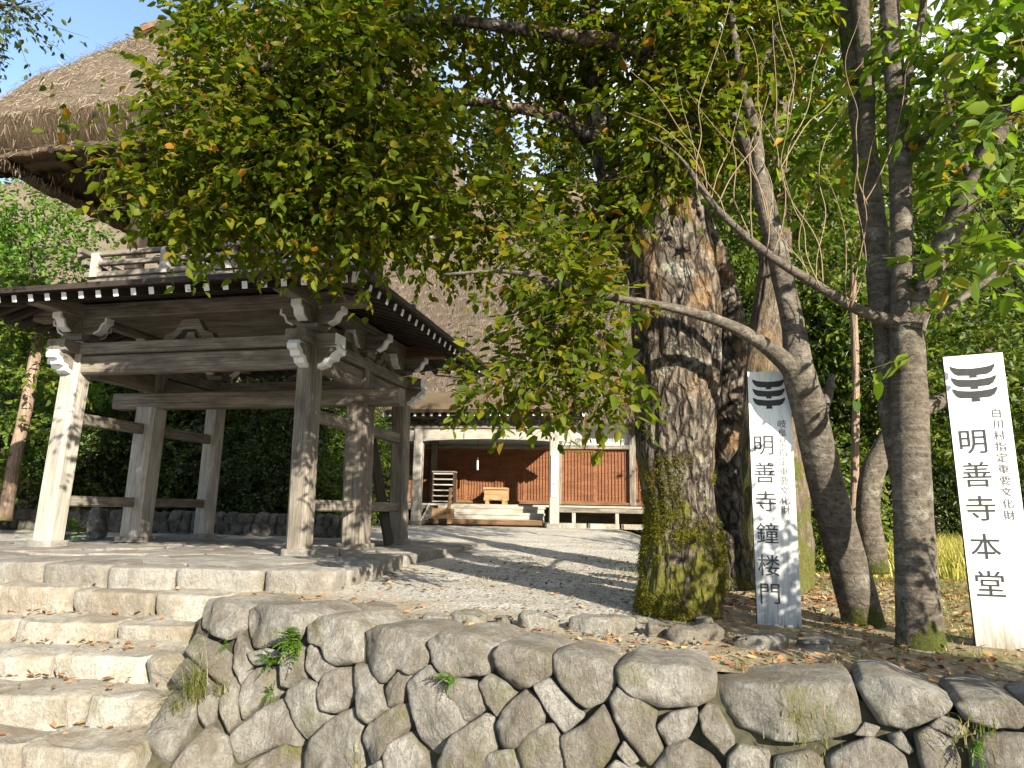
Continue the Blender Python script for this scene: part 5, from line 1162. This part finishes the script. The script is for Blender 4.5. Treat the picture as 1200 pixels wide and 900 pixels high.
small_tree('corner_conifer', 'conifer outside the view whose twig tips hang into the sky at the top left corner', [(-330, 900, 40, 5.2), (-300, 500, 30, 5.2), (-270, 100, 22, 5.2), (-240, -200, 14, 5.2)], 'bark_dark',
           [(6, 8, 36, 9, 5.0, .25, 2.0), (-2, 85, 14, 6, 5.0, .2, 1.5), (-80, -20, 60, 30, 5.1, .4, 1)], 'leaf_dark', .05, 34, limbs=[[(-260, 40, 8, 5.2), (-150, -10, 5, 5.1), (-40, -2, 2.5, 5.0), (30, 10, 1, 5.0)]], dens=.03)

# ------------------------------------------------------------------ woodland trees: a few grown once, then copied
def grow(name, h, cr, clumps, leafmat, barkmat, L, nspr, seed, conifer=False, trunk_r=.16, bare=.25):
    t = thing(name, 'x', 'tree'); rs = random.Random(seed); b = MB()
    pts = [Vector((rs.uniform(-.1, .1) * i, rs.uniform(-.1, .1) * i, h * .97 * i / 6)) for i in range(7)]
    P, R = catmull(pts, [trunk_r * (1 - .85 * i / 6) for i in range(7)], 4)
    b.tube(P, R, 10, disp=lambda p, d, r, q: r * (1 + .15 * mn.noise(p * 3)) + .05 * math.exp(-p.z * 3)); link('trunk', b.mesh('trunk', M[barkmat], True), t)
    cl = []; lb = MB()
    for i in range(clumps):
        f = bare + (1 - bare) * (i + .5) / clumps; th = i * 2.4 + rs.uniform(-.4, .4)
        if conifer:
            rr = cr * (1.02 - (f - bare) / (1 - bare)) ** .8; d = rr * .55; c = Vector((math.cos(th) * d, math.sin(th) * d, h * f)); r = (rr * .55, rr * .55, h * .03 + .12)
        else:
            rr = cr * math.sin(math.pi * min(.97, max(.1, (f - bare) / (1 - bare) * .85 + .12))) ** .7; d = rr * rs.uniform(.35, .8); c = Vector((math.cos(th) * d, math.sin(th) * d, h * f)); r = (cr * rs.uniform(.28, .45), cr * rs.uniform(.28, .45), cr * rs.uniform(.16, .3))
        cl.append((tuple(c), r, nspr / clumps)); k = min(len(P) - 1, int(len(P) * max(.05, f - .12)))
        PP, RR = catmull([P[k], (P[k] + c) / 2 + Vector((0, 0, .1)), c], [trunk_r * .35 * (1.1 - f) + .02, .03, .012], 3); lb.tube(PP, RR, 5)
    link('limbs', lb.mesh('limbs', M[barkmat], True), t)
    V, TW = sprays(cl, L, 10, L * 4.2, seed, .6, .55, .5, .25 if not conifer else .5)
    link('crown', leaf_mesh('crown', V, M[leafmat]), t)
    return t
def copy_tree(src):
    r = src.copy(); COL.objects.link(r)
    for ch in src.children:
        c = ch.copy(); COL.objects.link(c); c.parent = r
    return r
KIND = {
    'broad': grow('woodland_tree', 10, 3.0, 26, 'leaf_mid', 'bark_dark', .16, 1500, 5, bare=.22),
    'round': grow('woodland_tree', 8, 2.7, 24, 'leaf_mid', 'bark_dark', .15, 1400, 6, bare=.12),
    'dark': grow('evergreen_tree', 11, 2.5, 34, 'leaf_dark', 'bark_dark', .18, 1700, 7, True, .2, .2),
    'maple': grow('maple_tree', 8, 2.9, 22, 'leaf_bright', 'bark_dark', .12, 1500, 8, bare=.25),
    'shrub': grow('shrub', 2.0, 1.1, 14, 'leaf_mid', 'bark_dark', .1, 600, 9, False, .04, .05),
    'darkshrub': grow('evergreen_shrub', 2.2, 1.3, 14, 'leaf_dark', 'bark_dark', .1, 650, 10, False, .05, .05)}
used = set()
def plant(kind, x, y, s, rz, label, cat='tree', group='trees behind the temple court', sz=1.0):
    src = KIND[kind]
    t = src if kind not in used else copy_tree(src); used.add(kind)
    t.location = (x, y, ground_z(x, y) - .05); t.rotation_euler = (0, 0, rz); t.scale = (s, s, s * sz)
    tag(t, label, cat, group)
GR = 'trees on the right beyond the sign boards'; GL = 'trees in the dark grove behind the bell gate'
PLANTS = [
 ('broad', 7.4, 26, 1.15, 0, 'leafy green tree just behind the mossy trunk', GR), ('broad', 9.6, 24.5, 1.2, 1.0, 'light green tree filling the gap between the slim trunks', GR),
 ('broad', 12.4, 25, 1.15, 2.0, 'leafy tree right behind the upright forked trunk', GR), ('broad', 14.5, 22, 1.15, 3.0, 'tall leafy tree rising above the bright sign board', GR),
 ('round', 18.5, 24, 1.5, .5, 'tree at the right edge above the bright sign board', GR), ('round', 6.6, 30, 1.5, 4.0, 'tree showing between old trunk and mossy trunk', GR),
 ('dark', 13.5, 29, 1.0, 1, 'dark evergreen behind the rice field, left of the bright sign board', GR), ('dark', 17.0, 27, 1.05, 2, 'dark evergreen behind the rice field at the right edge', GR),
 ('round', 10.3, 31, 1.7, 1.4, 'broad tree at the far end of the rice field', GR), ('broad', 16, 35, 1.6, 1, 'tall distant tree above the rice field', GR), ('broad', 10.8, 37, 1.6, 2.5, 'tall distant tree beside the right end of the temple roof', GR), ('round', 22, 30, 1.7, .7, 'big distant tree past the right edge', GR), ('broad', 23, 22, 1.3, 3.4, 'tree standing outside the right edge', GR),
 ('broad', 11.8, 15.4, 1.12, .9, 'tall leafy tree at the rice field edge, between forked trunk and bright sign board', GR),
 ('round', 8.2, 22.3, .62, .3, 'low bushy tree beside the right end of the temple hall', GR),
 ('dark', 3.5, 41, 1.75, 1.0, 'tall evergreen rising behind the temple ridge on its right', GR), ('dark', -1.5, 43, 1.85, 2.0, 'tall evergreen rising behind the middle of the temple ridge', GR), ('dark', 8.0, 42, 1.75, 3.0, 'tall evergreen behind the right gable of the temple', GR),
 ('maple', -11.3, 15.6, .95, .4, 'bright green maple in front of the farmhouse roof', GL), ('maple', -14.2, 17.5, .78, 2.2, 'bright green maple at the left edge', GL),
 ('dark', -8.6, 17.2, .62, 0, 'dark evergreen right behind the front left gate post', GL), ('round', -7.0, 18.5, .62, 1, 'dark broad tree behind the left bay of the gate', GL), ('dark', -5.4, 17.0, .6, 2, 'evergreen behind the middle of the gate opening', GL),
 ('round', -9.8, 20.0, .75, 2.6, 'broad tree deep in the grove left of centre', GL), ('dark', -6.2, 21.5, .75, 3, 'evergreen deep in the grove behind the gate opening', GL), ('round', -11.5, 19.5, .7, .2, 'broad tree between the maple and the grove', GL), ('dark', -15.5, 20, .8, 1.3, 'evergreen left of the farmhouse wall', GL),
 ('round', -3.9, 17.8, .42, .9, 'small tree behind the front right gate post', GL)]
for k, x, y, s, rz, lab, g in PLANTS: plant(k, x, y, s, rz, lab, 'tree', g, 1.3 if g == GR and y > 21 else 1.0)
GS = 'shrubs under the trees'
SH = [('darkshrub', -9.3, 15.6, 1, 0, 'dark shrub behind the rubble wall at its left end'), ('darkshrub', -7.4, 16, 1.05, 1, 'dark shrub behind the rubble wall left of its middle'), ('darkshrub', -5.7, 15.8, .9, 2, 'dark shrub behind the rubble wall seen through the gate opening'), ('shrub', -4.2, 16.4, .8, 3, 'green shrub behind the right end of the rubble wall'),
 ('shrub', -10.9, 13.6, .8, 1.2, 'green shrub at the foot of the leaning reddish trunk'), ('shrub', -12.2, 14.8, 1.1, .3, 'green shrub at the left edge under the maple'), ('darkshrub', -8.2, 18.2, 1.5, 2.3, 'tall dark shrub in the grove'), ('darkshrub', -10.6, 17.2, 1.3, .9, 'dark shrub under the bright maple'), ('darkshrub', -5, 19.5, 1.5, 4, 'tall dark shrub near the temple corner'), ('darkshrub', -6.6, 19.8, 1.5, 5, 'broad dark shrub behind the gate opening'),
 ('shrub', 4.4, 10.2, .75, .5, 'green shrub between the mossy trunk and the slim tree'), ('shrub', 6.0, 13.2, 1.2, 1.7, 'green shrub left of the rice field'), ('darkshrub', 11.8, 20.5, 1.25, 2.5, 'dark clipped shrub beyond the rice field'), ('darkshrub', 13.6, 20.2, 1.3, 1.5, 'dark shrub behind the bright sign board'), ('shrub', 9.9, 21.5, 1.5, 3.3, 'light green shrub beyond the rice field behind the forked trunk'), ('shrub', 15.6, 20, 1.4, .1, 'shrub beyond the rice field at the right edge'), ('shrub', 7.6, 22, 1.5, 2.2, 'green shrub at the left end of the rice field'),
 ('shrub', 5.3, 15, 1.2, 3.1, 'green shrub behind the mossy trunk'), ('shrub', 7.2, 19.5, 1.5, 2.9, 'green shrub behind the crooked pale trunk')]
SH += [('shrub', 3.45, 3.0, .6, 2.0, 'leafy shrub beside the terrace edge, right of the bright sign board and outside the view')]
for k, x, y, s, rz, lab in SH: plant(k, x, y, s, rz, lab, 'shrub', GS, 1.7 if y < 5 else 1.0)
# distant wooded hill
b = MB(); nx, ny = 90, 16; vs = []
for j in range(ny):
    for i in range(nx):
        x = -120 + 240 * i / (nx - 1); y = 62 + j * 6
        vs.append((x, y, -2 + (j / (ny - 1)) ** .8 * (15 + 10 * math.sin(x * .03 + 1) + 6 * sm(0, 60, x)) ))
b.add(vs, [(j * nx + i, j * nx + i + 1, (j + 1) * nx + i + 1, (j + 1) * nx + i) for j in range(ny - 1) for i in range(nx - 1)])
struct(link('wooded_hill', b.mesh('wooded_hill', M['forest_floor'], True)))
cl = []; rs = random.Random(3)
for i in range(520):
    x = rs.uniform(-110, 110); j = rs.random(); y = 62 + 88 * j
    z = -2 + j ** .8 * (15 + 10 * math.sin(x * .03 + 1) + 6 * sm(0, 60, x)); r = rs.uniform(2, 3.4)
    cl.append(((x, y, z + 2.5), (r, r, r * 1.3), 26))
V, TW = sprays(cl, .75, 9, 1.6, 77, .6, .6, .7)
o = link('distant_forest', leaf_mesh('distant_forest', V, M['leaf_mid'])); tag(o, 'distant wooded hillside seen through gaps in the trees', 'forest', None, 'stuff')

# ------------------------------------------------------------------ grasses, ferns, litter
def blades(pts, h, wd, seed, lean=.5, nseg=3, spread=None):
    """arched grass blades rooted at pts (N,3)"""
    g = np.random.default_rng(seed); n = len(pts); th = g.random(n) * 2 * np.pi
    d = np.stack([np.cos(th), np.sin(th), np.zeros(n)], 1) if spread is None else unit(spread + g.normal(size=(n, 3)) * .5)
    H = h * (.55 + .7 * g.random(n)); ln = lean * (.4 + g.random(n)); s = np.stack([-d[:, 1], d[:, 0], np.zeros(n)], 1); V = []
    for k in range(nseg + 1):
        t = k / nseg; c = pts + d * (H * ln * t * t)[:, None] + np.stack([np.zeros(n), np.zeros(n), H * (t - .38 * ln * t * t)], 1); ww = wd * (1 - t * .9)
        V += [c - s * ww, c + s * ww]
    V = np.stack(V, 1).reshape(-1, 3); m = 2 * (nseg + 1); b = (np.arange(n) * m)[:, None]
    Q = np.concatenate([b + np.array([[2 * k, 2 * k + 1, 2 * k + 3, 2 * k + 2]]) for k in range(nseg)], 1).reshape(-1, 4)
    return V, Q
def gpts(n, f, seed):
    g = np.random.default_rng(seed); out = []
    while len(out) < n:
        x, y = f(g); out.append((x, y, ground_z(x, y) - .005))
    return np.array(out)
V, Q = blades(gpts(20000, lambda g: (lambda y: (4.6 + (y - 11) * .12 + g.random() * 9, y))(10.8 + g.random() * 9), 5), .62, .012, 6, .5)
tag(link('rice_field', quick_mesh('rice_field', V, Q, M['rice'])), 'ripe golden rice crop on the small field behind the sign boards', 'rice', None, 'stuff')
def grassy(g):
    while True:
        x = g.uniform(-1.5, 7.5); y = g.uniform(2.2, 11)
        d = y - wall_y(x)
        if d < .3: continue
        k = mn.noise(Vector((x * 1.7, y * 1.7, 5))) * .8 + .2 * (x - 1.0)
        if g.random() < max(.0, min(1, k)): return x, y
V, Q = blades(gpts(17000, grassy, 15), .075, .0036, 16, .9)
tag(link('ground_grass', quick_mesh('ground_grass', V, Q, M['grass'])), 'short grass and weeds on the earth around the slim trunks', 'grass', None, 'stuff')
def litter(g):
    while True:
        x = g.uniform(-2.4, 7.5); y = g.uniform(1.5, 11)
        d = y - wall_y(x)
        if d < .35: continue
        k = .05 + .35 * math.exp(-((d - .75) / .35) ** 2) + .5 * math.exp(-((x - 3.1) ** 2 + (y - 7.6) ** 2) / 1.6) + .25 * sm(1.2, 3, x)
        if g.random() < k: return x, y
P = gpts(6500, litter, 25); g = np.random.default_rng(9); n = len(P); P[:, 2] += .012 + .02 * g.random(n)
# loose stones of the gravel court
def gravelly(g):
    while True:
        y = 4.6 + 10 * g.random() ** 1.5; x = g.uniform(-2.2, 1.0 + .33 * (y - 4)); d = y - wall_y(x)
        if d > .45 and not (x < -1.2 + .22 * (y - 7) and y > 6.5): return x, y
PB = gpts(9000, gravelly, 61); gg = np.random.default_rng(62); m_ = len(PB)
cube = np.array([(-1, -1, -1), (1, -1, -1), (1, 1, -1), (-1, 1, -1), (-1, -1, 1), (1, -1, 1), (1, 1, 1), (-1, 1, 1)]) * .5
sz = (.008 + .02 * gg.random(m_) ** 3)[:, None, None]
VV = PB[:, None, :] + (cube[None] * (.7 + .6 * gg.random((m_, 1, 3))) + gg.normal(size=(m_, 8, 3)) * .14) * sz * np.array([1.2, 1.2, .75])
qq = np.array([[0, 3, 2, 1], [4, 5, 6, 7], [0, 1, 5, 4], [1, 2, 6, 5], [2, 3, 7, 6], [3, 0, 4, 7]])
QQ = ((np.arange(m_) * 8)[:, None, None] + qq[None]).reshape(-1, 4)
tag(link('loose_gravel', quick_mesh('loose_gravel', VV.reshape(-1, 3), QQ, M['paving'])), 'loose pale gravel stones lying on the court', 'gravel', None, 'stuff')
# leaves caught on the treads of the steps
SP = []
for i in range(210):
    k = g.integers(0, 5); a, c, z, h, sp = STEPS[k]; px = g.uniform(-60, c[0] - 8)
    q = atz(px, a[1] + (c[1] - a[1]) * (px - a[0]) / (c[0] - a[0]), z); back = g.choice([g.uniform(.36, .5), g.uniform(.1, .5)], p=[.75, .25])
    SP.append((q.x + .1 * back, q.y + back, z + .02))
P = np.concatenate([P, np.array(SP)]); n = len(P)
V = leaf_arrays(P, np.c_[g.normal(size=(n, 2)), g.normal(size=n) * .25], np.c_[g.normal(size=(n, 2)) * .45, np.ones(n)], .06 * (.5 + .8 * g.random(n)), .034 * (.6 + .7 * g.random(n)))
tag(link('fallen_leaves', leaf_mesh('fallen_leaves', V, M['dead_leaf'])), 'brown fallen leaves scattered over earth and steps', 'leaves', None, 'stuff')

def wallpt(px, py, out=.05):
    """point on the face of the retaining wall seen at a photo pixel"""
    d = fw + rt * ((px - 600) / FPX) + up * ((450 - py) / FPX); best = None
    for i in range(131):
        for j in range(41):
            s, h = i * .05, -j * .025; p = Vector(wall_surf(s, h)); e = (p - d * (p.dot(d) / d.dot(d))).length
            if best is None or e < best[0]: best = (e, s, h)
    p, n = wall_frame(best[1], best[2]); return p + n * out
def tuft(name, label, p, n, h, wd, r, seed, mat, lean=.9, cat='grass tuft', group='plants growing from the wall', spread=(-.35, -.85, 0)):
    g = np.random.default_rng(seed); pts = np.c_[g.normal(size=(n, 2)) * r, g.normal(size=n) * r]
    V, Q = blades(pts, h, wd, seed, lean, 4, np.array(spread)); o = link(name, quick_mesh(name, V, Q, M[mat]), None, p); tag(o, label, cat, group)
def fern(label, p, nf, L, seed, group='plants growing from the wall', spread=(-.3, -.8, .3), mat='leaf_bright'):
    g = np.random.default_rng(seed); LV = []; st_ = MB()
    for i in range(nf):
        d = unit(np.array([spread]) + g.normal(size=(1, 3)) * .55)[0]; l = L * g.uniform(.6, 1.1); q = []
        for k in range(9):
            t = k / 8; q.append(d * l * t + np.array([0, 0, -l * .55 * t * t + l * .3 * t]))
        s = unit(np.cross(d, [0, 0, 1.0])[None])[0]
        st_.tube(q, [.0025] * 9, 4)
        for k in range(1, 9):
            for sg in (-1, 1):
                LV.append((q[k], s * sg + d * .5 + np.array([0, 0, -.2]), l * .26 * math.sin(math.pi * min(.96, .18 + k / 10))))
    A = np.array([v[0] for v in LV]); D = np.array([v[1] for v in LV]); LL = np.array([v[2] for v in LV])
    nm = np.c_[g.normal(size=(len(A), 2)) * .3, np.ones(len(A))]
    t = thing('fern', label, 'fern', p, 0, group)
    link('fronds', leaf_mesh('fronds', leaf_arrays(A, D, nm, LL, LL * .42), M[mat]), t); link('stalks', st_.mesh('stalks', M[mat]), t)
tuft('grass_tuft', 'long drooping grass tuft growing at the left foot of the stone wall', wallpt(232, 822), 150, .36, .0035, .035, 3, 'grass', 1.25)
tuft('grass_tuft', 'small grass tuft on the left edge of the wall where the steps meet it', wallpt(212, 838, .03), 40, .2, .003, .03, 4, 'grass', 1.2)
tuft('grass_tuft', 'thin grass tuft growing in a joint low on the wall at its left', wallpt(262, 815), 40, .2, .003, .02, 5, 'grass', 1.3)
tuft('grass_tuft', 'low grass growing along the ledge under the largest capping stone', wallpt(955, 872), 90, .07, .003, .1, 6, 'grass', .8)
tuft('grass_tuft', 'weedy tuft below the capping stone at the lower right', wallpt(1140, 862), 60, .09, .004, .05, 8, 'grass', 1.0)
tuft('grass_tuft', 'small tuft low on the wall below the third capping stone', wallpt(425, 890), 30, .1, .003, .03, 9, 'grass', 1.0)
fern('biggest fern on the wall, under the second capping stone', wallpt(352, 755), 22, .19, 1)
fern('fern just below and left of the biggest one on the wall', wallpt(325, 778), 16, .15, 2)
fern('tiny fern in a joint left of the biggest fern', wallpt(272, 760), 7, .08, 3)
fern('small fern under the fourth capping stone', wallpt(535, 795), 9, .13, 4)
fern('little fern beside the long grass tuft', wallpt(245, 797), 8, .1, 5)
fern('small pale fern in a joint below the biggest ones', wallpt(322, 812), 9, .09, 6)
fern('little fern below the capping stones at the lower right', wallpt(1142, 868), 8, .1, 7)
fern('bright fern behind the front left gate post', atz(88, 628, -.6), 16, .6, 8, 'ferns by the gate', (.1, -.3, .5))
q = atz(927, 664, -.72)
vs, fs = boulder([(-.3, 0), (-.2, -.2), (.15, -.22), (.32, -.05), (.25, .2), (-.1, .25)], .4, Vector((0, 0, .32)), Vector((1, 0, 0)), Vector((0, 1, 0)), Vector((0, 0, 1)), bulge=.05, seed=31, amp=.05, edge=.06, back=1.1)
b = MB(); b.add(vs, fs); tag(link('boulder', b.mesh('boulder', M['rubble'], True), None, q), 'grey boulder half buried in leaf litter just right of the older sign board', 'boulder')
